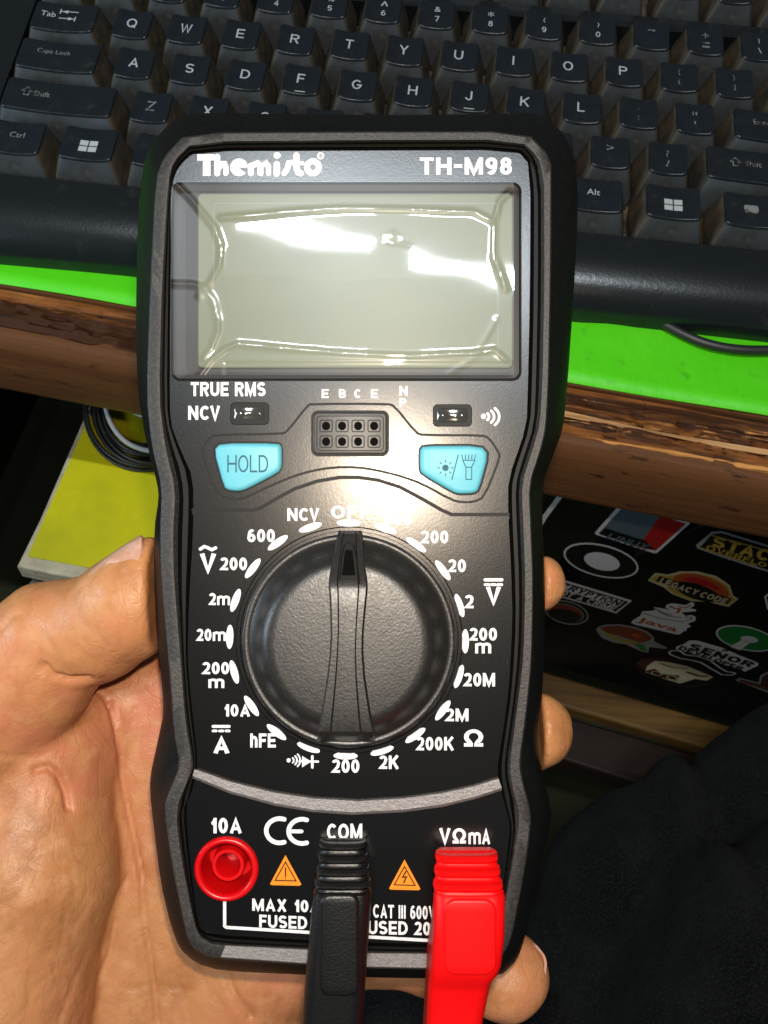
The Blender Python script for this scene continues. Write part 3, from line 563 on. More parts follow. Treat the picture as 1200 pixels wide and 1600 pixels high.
sticker('white sticker half hidden by the desk edge', [('s_white', [Z6((640, 120), (700, 148), (770, 172), (890, 206), (930, 210), (985, 184), (900, 120), (760, 90))]), ('s_black', [('text', 'ude', *Z6((815, 180), (905, 206), (930, 176), (840, 150)), .02)])])
sticker('pointed white outline sticker', [('s_white', [('stroke', Z6((-110, 175), (-60, 60), (40, 98), (70, 100), (128, 66), (150, 72), (40, 220), (-20, 320)), 2.6)])])
sticker('white rimmed sticker at the right edge', [('s_white', [Z6((1180, 640), (1215, 610), (1300, 650), (1300, 720), (1196, 706))]), ('s_maroon', [Z6((1190, 640), (1220, 622), (1290, 656), (1290, 708), (1204, 696))])])
sticker('white sticker at the upper right edge', [('s_white', [Z6((1192, 225), (1300, 250), (1300, 300), (1196, 250))])])
# wooden rails below the laptop
ZR = (LAP @ Vector((b0[0] * MM, b0[1] * MM, 0))).z
rail = thing('shelf_rail', 'yellowish wooden rail running below the stickered laptop', 'shelf', Matrix.Translation(on_z(1000, 1110, ZR - .012)))
def wslab(name, pxs, z, th, m, par, bev=0):
    o = slab(name, pxs, z, th, m, None, bev); o.parent = par; o.matrix_parent_inverse = par.matrix_world.inverted(); return o
wslab('upper_rail', [(700, 1008), (860, 1052), (1120, 1128), (1300, 1180), (1290, 1225), (1100, 1168), (860, 1098), (690, 1050)], ZR - .012, .012, M['railwood'], rail, .002)
wslab('lower_rail', [(690, 1062), (860, 1112), (1100, 1182), (1300, 1240), (1290, 1290), (1000, 1225), (860, 1180), (680, 1130)], ZR - .04, .02, M['brownrail'], rail, .002)
# ================================================================== MULTIMETER
meter = thing('multimeter', 'black handheld digital multimeter with grey display and round dial, held in the hand', 'multimeter', METER)
OUT = [(285,176),(420,178),(600,180),(770,178),(845,176),(888,215),(903,285),(902,357),(898,433),(893,510),(886,609),(880,670),(862,718),(850,749),(847,800),(850,880),(852,955),(849,1050),(846,1105),(838,1160),(848,1210),(858,1250),(862,1275),(855,1310),(839,1370),(821,1463),(808,1500),(781,1527),(672,1529),(570,1527),(472,1523),(345,1517),(306,1505),(280,1482),(266,1444),(251,1380),(236,1258),(234,1216),(246,1160),(256,1113),(251,1047),(245,985),(241,900),(241,825),(248,778),(246,757),(230,697),(216,620),(212,525),(214,380),(218,300),(228,240),(252,205)]
RO = [(292,208),(560,206),(822,206),(861,248),(861,300),(860,433),(857,590),(853,668),(846,700),(827,757),(830,828),(833,910),(831,1030),(822,1120),(812,1190),(815,1215),(830,1272),(826,1320),(812,1400),(798,1470),(780,1500),(760,1517),(672,1515),(570,1513),(470,1507),(330,1498),(300,1480),(290,1455),(268,1345),(257,1262),(263,1240),(283,1195),(272,1140),(262,1010),(252,900),(250,830),(253,762),(237,697),(229,620),(235,450),(244,280),(256,246)]
RI = [(302,222),(560,220),(812,219),(849,255),(850,433),(847,590),(843,662),(833,697),(814,755),(817,828),(820,910),(817,1030),(805,1120),(795,1195),(798,1225),(812,1275),(800,1345),(790,1400),(776,1470),(762,1492),(672,1490),(570,1488),(470,1482),(335,1476),(312,1462),(304,1440),(285,1345),(275,1265),(300,1205),(302,1190),(291,1130),(282,1010),(273,900),(272,830),(276,765),(259,695),(250,620),(254,450),(264,285),(271,254)]
FE = [(303,234),(560,233),(809,232),(830,257),(829,465),(826,600),(824,665),(795,749),(795,800),(800,900),(802,970),(796,1080),(786,1150),(777,1206),(784,1240),(799,1290),(792,1350),(778,1445),(760,1477),(600,1476),(460,1470),(325,1462),(308,1450),(296,1345),(289,1262),(300,1235),(309,1195),(298,1100),(292,1030),(294,946),(301,831),(301,746),(280,700),(265,660),(264,585),(267,285),(278,258)]
CX, CY = 545, 862
polys = [chaikin(p, 1, .2) for i, p in enumerate((OUT, RO, RI, FE))]
angs = set(np.linspace(0, 2 * math.pi, 360, endpoint=False).round(6))
for p in polys: angs |= {round(math.atan2(b - CY, a - CX) % (2 * math.pi), 6) for a, b in p}
angs = sorted(angs)[::-1]; A_ = [angs[0]]
for a in angs[1:]:
    if A_[-1] - a > .004: A_.append(a)
def radial(poly):
    P = np.array(poly, float) - (CX, CY); Q = np.roll(P, -1, 0); E_ = Q - P; o = []
    for a in A_:
        d = np.array((math.cos(a), math.sin(a))); den = d[0] * E_[:, 1] - d[1] * E_[:, 0]; den = np.where(abs(den) < 1e-9, 1e-9, den)
        t = (P[:, 0] * E_[:, 1] - P[:, 1] * E_[:, 0]) / den; u = (P[:, 0] * d[1] - P[:, 1] * d[0]) / den
        ok = (t > 0) & (u >= -1e-6) & (u <= 1 + 1e-6); o.append((CX, CY) + d * t[ok].max())
    return np.array(o)
rO, rR, rI, rF = [radial(p) for p in polys]
def mixr(a, b, t): return a * (1 - t) + b * t
def zr(r, z): return [L(p[0], p[1], z) for p in r]
def shrink(r, k): return np.array((CX, CY)) + (r - (CX, CY)) * k
ZF = -1.8
def scaled(r, k): return [(p[0] * k, p[1] * k, p[2]) for p in r]
back = lambda z, k: [(x * k, y * k, z) for x, y, _ in zr(rO, -12)]
rings = [back(-34, .90), back(-33.2, .955), back(-31, .985), back(-27, 1.0), back(-14, 1.0), zr(rO, -10), zr(mixr(rO, rR, .12), -7), zr(mixr(rO, rR, .35), -4.2), zr(mixr(rO, rR, .65), -2.4), zr(mixr(rO, rR, .97), -.9)]
v, f = loft(rings, True, True); obj('holster', v, f, M['holster'], meter, True, sharp=40)
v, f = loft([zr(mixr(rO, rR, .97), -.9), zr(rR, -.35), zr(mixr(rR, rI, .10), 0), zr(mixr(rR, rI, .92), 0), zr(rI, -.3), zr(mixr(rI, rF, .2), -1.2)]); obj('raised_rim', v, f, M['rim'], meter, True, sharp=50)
v, f = loft([zr(mixr(rI, rF, .2), -1.2), zr(mixr(rI, rF, .45), -3.3), zr(mixr(rI, rF, .75), -3.3), zr(mixr(rI, rF, .92), -2.6), zr(rF, ZF - .25), zr(shrink(rF, .996), ZF)]); obj('rim_groove', v, f, M['groove'], meter, True, sharp=40)
def LF(px, py, dz=0.0): return L(px, py, ZF + dz)
def LP(pts, dz=0.0): return [LF(a, b, dz)[:2] for a, b in pts]
edge = [p[:2] for p in zr(shrink(rF, .996), ZF)]
rec = rrect(541, 440, 548, 311, 14); recL = LP(rec)
jack = LP(ell(354, 1357, 49, 49, 0, 48))
soc = LP(rrect(547, 677, 118, 68, 9))
v, f = fill([ccw(edge), recL, jack, soc], ZF); face = obj('face_panel', v, f, M['face'], meter)
# raised upper plate: between panel line and top stays part of the face, grooves are flat dark strips painted for their shade
gm = MB()
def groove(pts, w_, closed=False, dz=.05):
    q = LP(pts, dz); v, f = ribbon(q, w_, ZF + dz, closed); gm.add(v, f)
def arc(cx, cy, rx, ry, a0, a1, n=40): return ell(cx, cy, rx, ry, 0, n, math.radians(a0), math.radians(a1), True)
l1 = [(302, 797), (395, 797), (407, 794)] + [(430, 780), (460, 764), (495, 752), (530, 746), (560, 746), (590, 750), (625, 761), (657, 778), (690, 797), (706, 804), (794, 804)]
l2 = [(487, 631), (480, 634), (449, 674), (440, 678), (338, 679), (328, 683), (316, 700), (317, 712), (334, 764), (352, 779), (378, 780), (395, 772), (440, 751), (480, 737), (520, 730), (560, 730), (595, 736), (630, 745), (662, 757), (705, 781), (722, 785), (742, 784), (757, 776), (781, 716), (779, 706), (764, 684), (752, 680), (660, 680), (650, 676), (616, 634), (606, 631)]
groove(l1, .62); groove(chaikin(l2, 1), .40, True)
gm.build('panel_groove_shade', M['groove'], face)
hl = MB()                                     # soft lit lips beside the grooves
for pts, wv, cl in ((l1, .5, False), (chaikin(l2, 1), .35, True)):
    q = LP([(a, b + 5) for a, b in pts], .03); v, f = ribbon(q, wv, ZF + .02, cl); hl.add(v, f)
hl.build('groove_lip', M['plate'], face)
# lower chamfer strip lines beside the groove at the waist are the face's own bevel
# silver arc trim
top = [(304, 1202), (360, 1222), (430, 1239), (490, 1248), (560, 1252), (630, 1248), (690, 1240), (740, 1229), (779, 1217)]
bot = [(301, 1216), (360, 1240), (430, 1259), (490, 1269), (550, 1273), (630, 1269), (690, 1261), (740, 1249), (784, 1235)]
r = [[LF(*p, dz) for p in row] for row, dz in (([(a, b - 1) for a, b in top], .02), (top, .7), ([(a, b - 4) for a, b in bot], .7), (bot, .02))]
v, f = loft(r, False); f = [tuple(reversed(q)) for q in f]; obj('arc_trim', v, f, M['trim'], meter, True, sharp=30)
# silver bar at the foot of the rim
r = [[(a, b) for a, b in [(352, 1478), (470, 1484), (570, 1490), (671, 1491), (742, 1492)]], [(a, b) for a, b in [(345, 1496), (470, 1505), (570, 1511), (671, 1513), (738, 1514)]]]
v, f = loft([[L(a, b - 1, .02) for a, b in r[0]], [L(a, b, .22) for a, b in r[0]], [L(a, b - 1, .22) for a, b in r[1]], [L(a, b, .02) for a, b in r[1]]], False)
obj('rim_bar', v, [tuple(reversed(q)) for q in f], M['trim'], meter)
# display: recess, glass, film
rings = [[(*p, ZF) for p in recL], [LF(*p, -.3) for p in rrect(541, 440, 545, 308, 13)], [LF(*p, -3.2) for p in rrect(541, 440, 540, 303, 12)], [LF(*p, -3.4) for p in rrect(546, 440, 512, 284, 9)]]
v, f = loft(rings); f = [tuple(reversed(q)) for q in f]
v2, f2 = fill([ccw([LF(*p, -3.4)[:2] for p in rrect(546, 440, 512, 284, 9)])], ZF - 3.4); n = len(v); v += v2; f += [tuple(i + n for i in q) for q in f2]
disp = obj('display_recess', v, f, M['bezel'], meter)
def pmesh(name, pts, dz0, dz1, bev, m, par, smooth=False):
    q = ccw([LF(*p, dz1)[:2] for p in pts]); v, f = prism(q, ZF + dz0, ZF + dz1, bev); return obj(name, v, f, m, par, smooth, sharp=40)
pmesh('display_glass', rrect(555, 438, 494, 274, 8), -3.4, -2.6, .5, M['lcd'], disp, True)
# inner moulding of the window
q0, q1 = rrect(555, 438, 492, 272, 8), rrect(556, 438, 444, 240, 7)
mb = MB(); v, f = ribbon(LP(q1, -2.6), .10, ZF - 2.57, True); mb.add(v, f); mb.build('window_line', mat('lcd_line', (.16, .18, .13), .3), disp)
# film with wrinkled, lifted edges
def film():
    nx, ny = 230, 130; x0, x1, y0, y1 = 267, 803, 283, 586; v = []
    px = np.linspace(x0, x1, nx + 1); py = np.linspace(y0, y1, ny + 1); X, Y = np.meshgrid(px, py); P = np.stack([X.ravel(), Y.ravel()], 1)
    creases = [([(270, 282), (300, 312), (335, 355), (346, 385), (343, 415), (330, 440), (312, 462)], .30, 3.3), ([(268, 443), (300, 444), (318, 448), (334, 470), (341, 500), (340, 520), (330, 545), (318, 560)], .30, 3.3),
               ([(312, 586), (330, 562), (352, 545), (372, 537), (430, 543), (540, 552), (640, 556), (740, 552), (772, 547), (790, 562)], .30, 3.2), ([(796, 300), (780, 315), (772, 345), (771, 400), (790, 450)], .28, 3.3),
               ([(345, 340), (400, 336), (460, 330), (540, 325), (640, 327), (740, 331), (768, 345)], .18, 3.4), ([(700, 585), (740, 560), (775, 500)], .06, 3.5), ([(610, 380), (606, 368), (614, 362), (622, 370)], .05, 2.5), ([(606, 378), (640, 384)], .05, 2.5)]
    H = .05 * np.exp(-((P[:, 0] - 555) / 230) ** 2 * 1.2)
    for c, a, wd in creases: H += a * .8 * np.exp(-(seg_dist(P, c) / (wd * 1.2)) ** 2)
    H += .10 * np.clip((330 - P[:, 0]) / 60, 0, 1) ** 2
    H += .006 * np.sin(P[:, 0] * .030 + P[:, 1] * .01) + .002 * np.sin(P[:, 1] * .09 + P[:, 0] * .02)
    H[(P[:, 1] > 566) & (P[:, 0] > 350)] -= .1
    v = [LF(a, b, .12 + h) for (a, b), h in zip(P, H)]
    f = []
    for j in range(ny):
        for i in range(nx):
            a = j * (nx + 1) + i; f.append((a, a + nx + 1, a + nx + 2, a + 1))
    return obj('display_film', v, f, M['film'], disp, True)
film()
# lettering -----------------------------------------------------------------
class Print(MB):
    def t(s, st, x0, y0, x1, y1, off=.03, dy=0, dz=.07):          # bbox in photo pixels (top y0, bottom y1), dy = drop of right end
        c = [LF(*p, dz)[:2] for p in ((x0, y1), (x1, y1 + dy), (x1, y0 + dy), (x0, y0))]; s.add(*sans_quad(st, *c, ZF + dz, .175 + off * .8 if off > .01 else .11))
    def s(s, pts, w_, closed=False, dz=.06): s.add(*ribbon(LP(pts, dz), w_ / 9.1, ZF + dz, closed))
    def p(s, pts, dz=.06):
        ZJ[0] = (ZJ[0] + .0023) % .012; s.add(*fill([ccw(LP(pts, dz))], ZF + dz + ZJ[0]))
pr = Print()                                   # maker's name in fat rounded letters
pr.p([(308, 241), (335, 241), (335, 251), (329, 251), (329, 275), (317, 275), (317, 251), (308, 251)])
pr.s([(339.5, 245), (339.5, 271)], 9.5); pr.s([(342, 263), (346, 256), (351, 256), (353, 262), (353, 271)], 8.6)
pr.p(ell(373.5, 261.5, 14, 14, 0, 24)[0:1] + ell(373.5, 261.5, 14, 14, 0, 24, 0.0, -math.pi * 1.78, True) + [(374, 263)])
pr.s([(392, 259), (392, 271)], 9.5); pr.s([(396, 258), (402, 255), (407, 259), (407, 271)], 9.5); pr.s([(411, 258), (416, 255), (419.5, 260), (419.5, 271)], 8.4)
pr.s([(432.5, 257), (432.5, 271)], 10.5); pr.p(ell(433, 243, 5.6, 5.4))
pr.s([(444, 271), (449, 264), (451, 255), (455, 254)], 9)
pr.s([(463, 243), (463, 262), (466, 269), (470, 271)], 10); pr.s([(461, 255), (472, 255)], 7)
pr.s(ell(489, 261.5, 9.3, 9.3, 0, 30), 9.6, True); pr.s(ell(501, 243.5, 4.4, 4.6, 0, 20), 2.2, True)
pr.t('R', 499, 241, 503.4, 246.4, 0)
pr.build('maker_name', M['print'], face)
pr = Print(); pr.t('TH-M98', 656, 246, 800, 273, .045); pr.build('model_name', M['print'], face)
pr = Print()
pr.t('TRUE RMS', 298, 597, 415, 619, .045); pr.t('NCV', 294, 634, 344, 656, .04)
for ch, x in zip('EBCE', (508, 535, 559, 585)): pr.t(ch, x - 5.5, 608, x + 5.5, 622, .05)
pr.t('N', 624, 603, 637, 618, .05); pr.t('P', 624, 622, 635, 636, .05)
pr.p(ell(755.5, 650.5, 4.2, 4.2))
for rr in (9, 17, 25): pr.s(ell(755, 651, rr, rr * .72 + 1, 0, 14, -.75, .75, True), 4)
pr.build('upper_lettering', M['print'], face)
pr = Print()
def C(st, cx, cy, w_, h, off=.03): pr.t(st, cx - w_ / 2, cy - h / 2, cx + w_ / 2, cy + h / 2, off)
for st, cx, cy, w_, h in [('NCV', 474, 804, 50, 20), ('OFF', 548, 800, 62, 20), ('600', 408, 837, 43, 20), ('200', 365, 881, 42, 20), ('2m', 343, 936, 33, 19), ('20m', 330, 992, 46, 19), ('200', 337, 1044, 42, 19), ('m', 338, 1068, 25, 14), ('10A', 370, 1110, 42, 19), ('hFE', 411, 1157, 40, 22),
                         ('200', 540, 1197, 43, 21), ('2K', 608, 1191, 31, 21), ('200K', 680, 1162, 59, 21), ('2M', 714, 1117, 36, 20), ('20M', 749, 1062, 49, 21), ('200', 755, 991, 43, 20), ('m', 755, 1013, 25, 16), ('2', 733, 940, 14, 21), ('20', 714, 884, 28, 20), ('200', 679, 839, 43, 20), ('600', 622, 811, 43, 20)]: C(st, cx, cy, w_, h, .038)
C('V', 325, 879, 26, 28, .045); pr.s([(313, 858), (319, 854), (325, 856), (331, 859), (337, 856)], 5)
C('V', 771, 930, 24, 26, .045); pr.s([(758, 906), (784, 906)], 5)
for x in (761, 771, 781): pr.s([(x - 3, 913.5), (x + 3, 913.5)], 4.2)
C('A', 346, 1164, 26, 26, .045); pr.s([(333, 1135), (358, 1135)], 4.6)
for x in (335.5, 345.5, 355.5): pr.s([(x - 2.6, 1142), (x + 2.6, 1142)], 4)
C('Ω', 740, 1153, 30, 27, .035)
# buzzer and diode mark
pr.p(ell(451, 1188, 3.2, 3.4)); [pr.s(ell(452, 1188, rr, rr * .85, 0, 10, -.7, .7, True), 2.6) for rr in (7, 12, 17)]
pr.s([(468, 1189.5), (497, 1190)], 3.4); pr.p([(472, 1181), (486, 1190), (472, 1199)]); pr.s([(488, 1182), (488, 1199)], 4)
pr.build('range_lettering', M['print'], face)
pr = Print()
KC = (543.5, 1001)
for k, (a, b) in enumerate([(485, 824), (434, 848), (395, 888), (368, 938), (359, 995), (366, 1050), (393, 1103), (432, 1144), (482, 1168), (540, 1181), (597, 1173), (649, 1149), (692, 1110), (717, 1057), (727, 1002), (718, 946), (692, 891), (650, 851), (602, 826), (545, 817)]):
    t = math.atan2(b - KC[1], a - KC[0]) + math.pi / 2; pr.p(ell(a, b, 19, 5.8, t, 20))
pr.build('range_mark', M['print'], face)
pr = Print()
pr.t('10A', 328, 1278, 378, 1302, .035); pr.t('COM', 511, 1287, 566, 1312, .035); pr.t('VΩ', 686, 1294, 728, 1318, .03); pr.t('mA', 732, 1295, 766, 1319, .035)
pr.s(ell(437, 1298, 21, 19, 0, 20, math.radians(70), math.radians(290), True), 7); pr.s(ell(472, 1299, 21, 19, 0, 20, math.radians(70), math.radians(290), True), 7); pr.s([(457, 1299), (471, 1299)], 6)
pr.t('MAX 10A', 394, 1404, 500, 1423, .035, 3); pr.t('FUSED', 405, 1429, 480, 1449, .035, 3)
pr.t('CAT III 600V', 583, 1413, 680, 1434, .02, 3); pr.t('FUSED 200mA', 561, 1438, 728, 1459, .03, 4)
pr.s([(351, 1407), (351, 1447), (354, 1449), (470, 1456), (575, 1464), (733, 1473), (735, 1471), (735, 1440)], 5)
pr.build('jack_lettering', M['print'], face)
for cx, cy in ((446, 1361), (632, 1368)):
    pr = Print(); pr.p([(cx, cy - 25), (cx + 25, cy + 21), (cx + 22, cy + 23), (cx - 22, cy + 22), (cx - 24, cy + 20)], .05); tri = pr.build('warning_triangle', M['orange'], face)
    pr = Print(); pr.s([(cx, cy - 14), (cx + 16.5, cy + 15.5), (cx - 16, cy + 14.5)], 1.8, True, .09)
    if cx < 500: pr.s([(cx, cy - 5), (cx, cy + 9)], 2, False, .09); pr.p(ell(cx, cy + 12, 1, 1), .09)
    else: pr.s([(cx + 2, cy - 6), (cx - 3, cy + 3), (cx + 3, cy + 2), (cx - 1, cy + 11)], 2.4, False, .09)
    pr.build('warning_sign', M['ink'], tri)
# clear indicator windows
for cx, cy, dark in ((390, 646, 1), (707, 649, 0)):
    fr = pmesh('indicator_frame', rrect(cx, cy, 61, 35, 7), -.1, .16, .12, M['groove'], meter)
    q = MB(); nx, ny = 28, 16
    vv = []
    for j in range(ny + 1):
        for i in range(nx + 1):
            u, t = i / nx * 2 - 1, j / ny * 2 - 1; z = .35 - .35 * u ** 8 - .35 * t ** 8 + .30 * math.exp(-((abs(u) - .62) / .26) ** 2 - (t / .55) ** 2) + .10 * math.exp(-(t / .25) ** 2) * (1 - u * u)
            vv.append(LF(cx + u * 25, cy - t * 13, z))
    q.add(vv, [(j * (nx + 1) + i, j * (nx + 1) + i + 1, (j + 1) * (nx + 1) + i + 1, (j + 1) * (nx + 1) + i) for j in range(ny) for i in range(nx)])
    q.build('indicator_lens', M['lens'], fr, smooth=True)
# transistor socket
so = pmesh('transistor_socket', rrect(547, 677, 116, 66, 8), -1.2, .25, .35, M['socket'], meter, True)
q = MB(); h_ = MB()
for i in range(4):
    for j in range(2):
        cx, cy = 509.5 + i * 25.0, 665.5 + j * 24.5
        q.add(*ribbon(LP(rrect(cx, cy, 19, 18, 3), .3), .18, ZF + .27, True)); h_.add(*fill([ccw(LP(ell(cx, cy, 6.4, 6.8, 0, 18), .3))], ZF + .30))
q.add(*ribbon(LP(rrect(547, 677, 104, 54, 5), .3), .16, ZF + .27, True)); q.add(*ribbon(LP(rrect(547, 677, 118, 68, 9), .3), .45, ZF + .06, True))
q.build('socket_line', M['groove'], so); h_.build('pin_hole', M['hole'], so)
# buttons
HB = [(333, 703), (344, 692), (434, 692), (440, 698), (440, 730), (434, 739), (386, 764), (372, 768), (356, 766), (349, 761)]
HB2 = [(656, 704), (661, 696), (752, 696), (764, 710), (749, 765), (741, 771), (717, 772), (706, 768), (660, 741), (656, 733)]
for pts in (HB, HB2):
    pts = chaikin(pts, 1, .2)
    g_ = Print(); g_.s(pts, 5, True, .04); sp = g_.build('button_gap', M['groove'], face)
    b = pmesh('hold_button' if pts[0][0] < 500 else 'light_button', pts, -.2, 1.15, .75, M['teal'], meter, True)
    k = Print()
    if pts[0][0] < 500: k.t('HOLD', 355, 711, 419, 738, .002, 0, 1.2)
    else:
        dz = 1.2
        k.p(ell(696, 731, 5, 5), dz)
        for t in range(8): a = t * math.pi / 4; k.s([(696 + 9 * math.cos(a), 731 + 9 * math.sin(a)), (696 + 12 * math.cos(a), 731 + 12 * math.sin(a))], 1.4, False, dz)
        k.s([(716, 711), (706, 749)], 1.6, False, dz); k.s([(723, 719), (742, 719), (737, 730), (737, 749), (728, 749), (728, 730)], 1.5, True, dz); k.s([(728, 730), (737, 730)], 1.4, False, dz)
        for t in range(5): k.s([(723 + 4.6 * t, 717), (721.5 + 5.4 * t, 711)], 1.4, False, dz)
    k.build('button_symbol', M['teal_ink'], b)
# rotary dial
dx, dy, _ = LF(545.5, 1000)
v, f = lathe(dx, dy, [(19.5, ZF), (19.3, ZF + .35), (18.75, ZF + .35), (18.55, ZF - .4), (18.2, ZF - .4)]); obj('dial_ring', v, f, M['plate'], meter, True, sharp=40)
v, f = lathe(dx, dy, [(18.2, ZF - .4), (18.15, ZF + 1.6), (17.9, ZF + 1.9), (17.3, ZF + 1.9), (17.0, ZF + 1.7), (16.2, ZF + 2.4), (15.2, ZF + 4.2), (14.5, ZF + 5.5), (13.8, ZF + 6.3), (13.0, ZF + 6.75), (12, ZF + 6.85), (6, ZF + 6.9), (.05, ZF + 6.9)])
dial = obj('dial', v, f, M['knob'], meter, True, sharp=60)
rows = [(829, 531, 562, 2.0), (834, 529, 564, 3.2), (845, 525, 566, 4.0), (880, 518, 570, 6.6), (905, 514, 573.5, 8.3), (915, 513.5, 574, 8.9), (922, 514.5, 574, 9.1), (950, 516, 571, 9.2), (990, 517, 567.5, 9.25), (1020, 515.5, 567, 9.25), (1060, 511, 570, 9.2), (1100, 504.5, 576, 9.1), (1130, 499, 581, 9.0), (1143, 497, 584, 8.8), (1150, 496.5, 585, 7.8), (1156, 496, 586, 4), (1160, 496, 586, 1.5)]
rings = []
for y, xl, xr, z in rows:
    e = .45 if z > 2.5 else .1; ww = xr - xl
    rings.append([(LF(xl - 2, y, z)[0], LF(xl, y, z)[1], ZF + 1.2), LF(xl, y, z - e), LF(xl + 2.5, y, z), LF(xl + ww * .21, y, z), LF(xl + ww * .23, y, z - .22), LF(xl + ww * .25, y, z), LF(xl + ww * .5, y, z + .05),
                  LF(xr - ww * .25, y, z), LF(xr - ww * .23, y, z - .22), LF(xr - ww * .21, y, z), LF(xr - 2.5, y, z), LF(xr, y, z - e), (LF(xr + 2, y, z)[0], LF(xr, y, z)[1], ZF + 1.2)])
v, f = loft(rings, False); f = [tuple(reversed(q)) for q in f]; grip = obj('dial_grip', v, f, M['knob'], dial, True, sharp=28)
def gz(y): return float(np.interp(y, [r_[0] for r_ in rows], [r_[3] for r_ in rows]))
def gpoly(pts, dz): return [L(a, b, ZF + gz(b) + dz) for a, b in pts]
q = MB(); q.add(gpoly([(539, 861), (543, 858), (551, 861), (555, 899), (534, 899)], .12), [(4, 3, 2, 1, 0)]); q.build('pointer', M['hole'], dial)
q = MB()
for a, b in zip([(531, 905), (534, 872), (538, 852), (545, 847), (553, 852), (557, 872), (561, 905)], [(534, 872), (538, 852), (545, 847), (553, 852), (557, 872), (561, 905), (562, 912)]):
    A, B = gpoly([a, b], .14); d = Vector((B[0] - A[0], B[1] - A[1])).normalized(); nx_, ny_ = -d.y * .11, d.x * .11
    q.add([(A[0] - nx_, A[1] - ny_, A[2]), (B[0] - nx_, B[1] - ny_, B[2]), (B[0] + nx_, B[1] + ny_, B[2]), (A[0] + nx_, A[1] + ny_, A[2])], [(0, 1, 2, 3)])
q.build('pointer_outline', M['groove'], dial)
# red 10 A input jack
jx, jy, _ = LF(354, 1357)
v, f = lathe(jx, jy, [(5.55, ZF - .2), (5.5, ZF + .5), (5.2, ZF + .85), (4.75, ZF + .85), (4.45, ZF + .5), (4.3, ZF - .3), (4.1, ZF - 7.5), (2.95, ZF - 7.8), (2.85, ZF - 2.0), (2.7, ZF - 1.6), (2.2, ZF - 1.6), (1.95, ZF - 2.0), (1.85, ZF - 10), (.05, ZF - 10.2)], 64)
obj('input_jack', v, f, M['red'], meter, True, sharp=50)
# ------------------------------------------------------------------ test lead plugs
def plug(name, label, rows, m, ridge, inner):
    t = thing(name, label, 'test lead plug', METER @ Matrix.Translation(Vector(LF(*inner[0])) * MM))
    off = Vector(LF(*inner[0])); rings = []
    for (y, xl, xr, z, r) in rows:
        zt = ZF + z; a, b = LF(xl, y, z)[0], LF(xr, y, z)[0]; yy = LF(0, y, z)[1]; hw = (b - a) / 2; cx = (a + b) / 2; zb = ZF + max(.3, z - (2.5 if y < 1400 else 2.5 + (y - 1400) * .09)); r = min(r, hw * .95, (zt - zb) * .8)
        o = [(cx - hw, zb)]
        for k in range(7): an = math.pi - math.pi / 2 * k / 6; o.append((cx - hw + r + r * math.cos(an), zt - r + r * math.sin(an)))
        o.append((cx, zt + .12))
        for k in range(7): an = math.pi / 2 - math.pi / 2 * k / 6; o.append((cx + hw - r + r * math.cos(an), zt - r + r * math.sin(an)))
        o.append((cx + hw, zb)); rings.append([(p[0] - off.x, yy - off.y, p[1] - off.z) for p in o])
    v, f = loft(rings, True, True, True); f = [tuple(reversed(q)) for q in f]; body = obj('plug_body', v, f, m, t, True, sharp=45)
    return t, body, off
def ribs(y0, y1, n, x0, x1, w0, w1, z0, z1, amp):
    o = []
    for k in range(n):
        for u, d in ((0, 0), (.12, .75), (.30, 1), (.52, .9), (.68, .2), (.85, 0)):
            t = (k + u) / n; o.append((y0 + (y1 - y0) * t, x0 + (x1 - x0) * t - d * 2.5, w0 + (w1 - w0) * t + d * 2.5, z0 + (z1 - z0) * t + d * amp, 2.6))
    return o
rk = [(1314, 512, 560, .8, 1.5)] + ribs(1316, 1398, 4, 501, 491, 570, 579, 2.6, 9.6, 1.0) + [(1400, 489, 580, 10.0, 2.4), (1430, 485, 579, 10.4, 2.4), (1500, 479, 574, 10.6, 2.4), (1540, 475, 571, 10.6, 2.4), (1700, 463, 563, 9.5, 2.4)]
tB, bB, oB = plug('black_plug', 'black ribbed test lead plug pushed into the COM socket', rk, M['blackplug'], 4, [(538, 1360)])
v, f = prism(ccw([tuple(Vector(LF(a, b, 11.2)[:2]) - oB.xy) for a, b in rrect(530, 1478, 62, 160, 16, 5)]), 10.2, 11.3, .6); obj('grip_pad', v, f, M['blackplug'], tB, True, sharp=50)
rr_ = [(1327, 700, 757, 1.5, 1.5), (1331, 690, 768, 4, 2)] + ribs(1335, 1402, 3, 684, 679, 776, 788, 6.0, 12.5, 1.0) + [(1400, 680, 789, 13.2, 2.6), (1408, 679, 792, 13.8, 2.4), (1470, 678, 791, 14.2, 2.2), (1515, 675, 786, 14.2, 2.2), (1530, 673, 780, 13.8, 2.2), (1541, 671, 771, 12.6, 2.2), (1552, 670, 767, 12.0, 2.2), (1600, 668, 757, 11.6, 2.2), (1720, 660, 742, 10, 2.2)]
tR, bR, oR = plug('red_plug', 'bright red test lead plug pushed into the lower right socket', rr_, M['redplug'], 3, [(728, 1365)])
v, f = prism(ccw([tuple(Vector(LF(a, b, 15)[:2]) - oR.xy) for a, b in rrect(735, 1468, 84, 120, 20, 5)]), 13.9, 14.45, .5); obj('grip_pad', v, f, M['redplug'], tR, True, sharp=50)
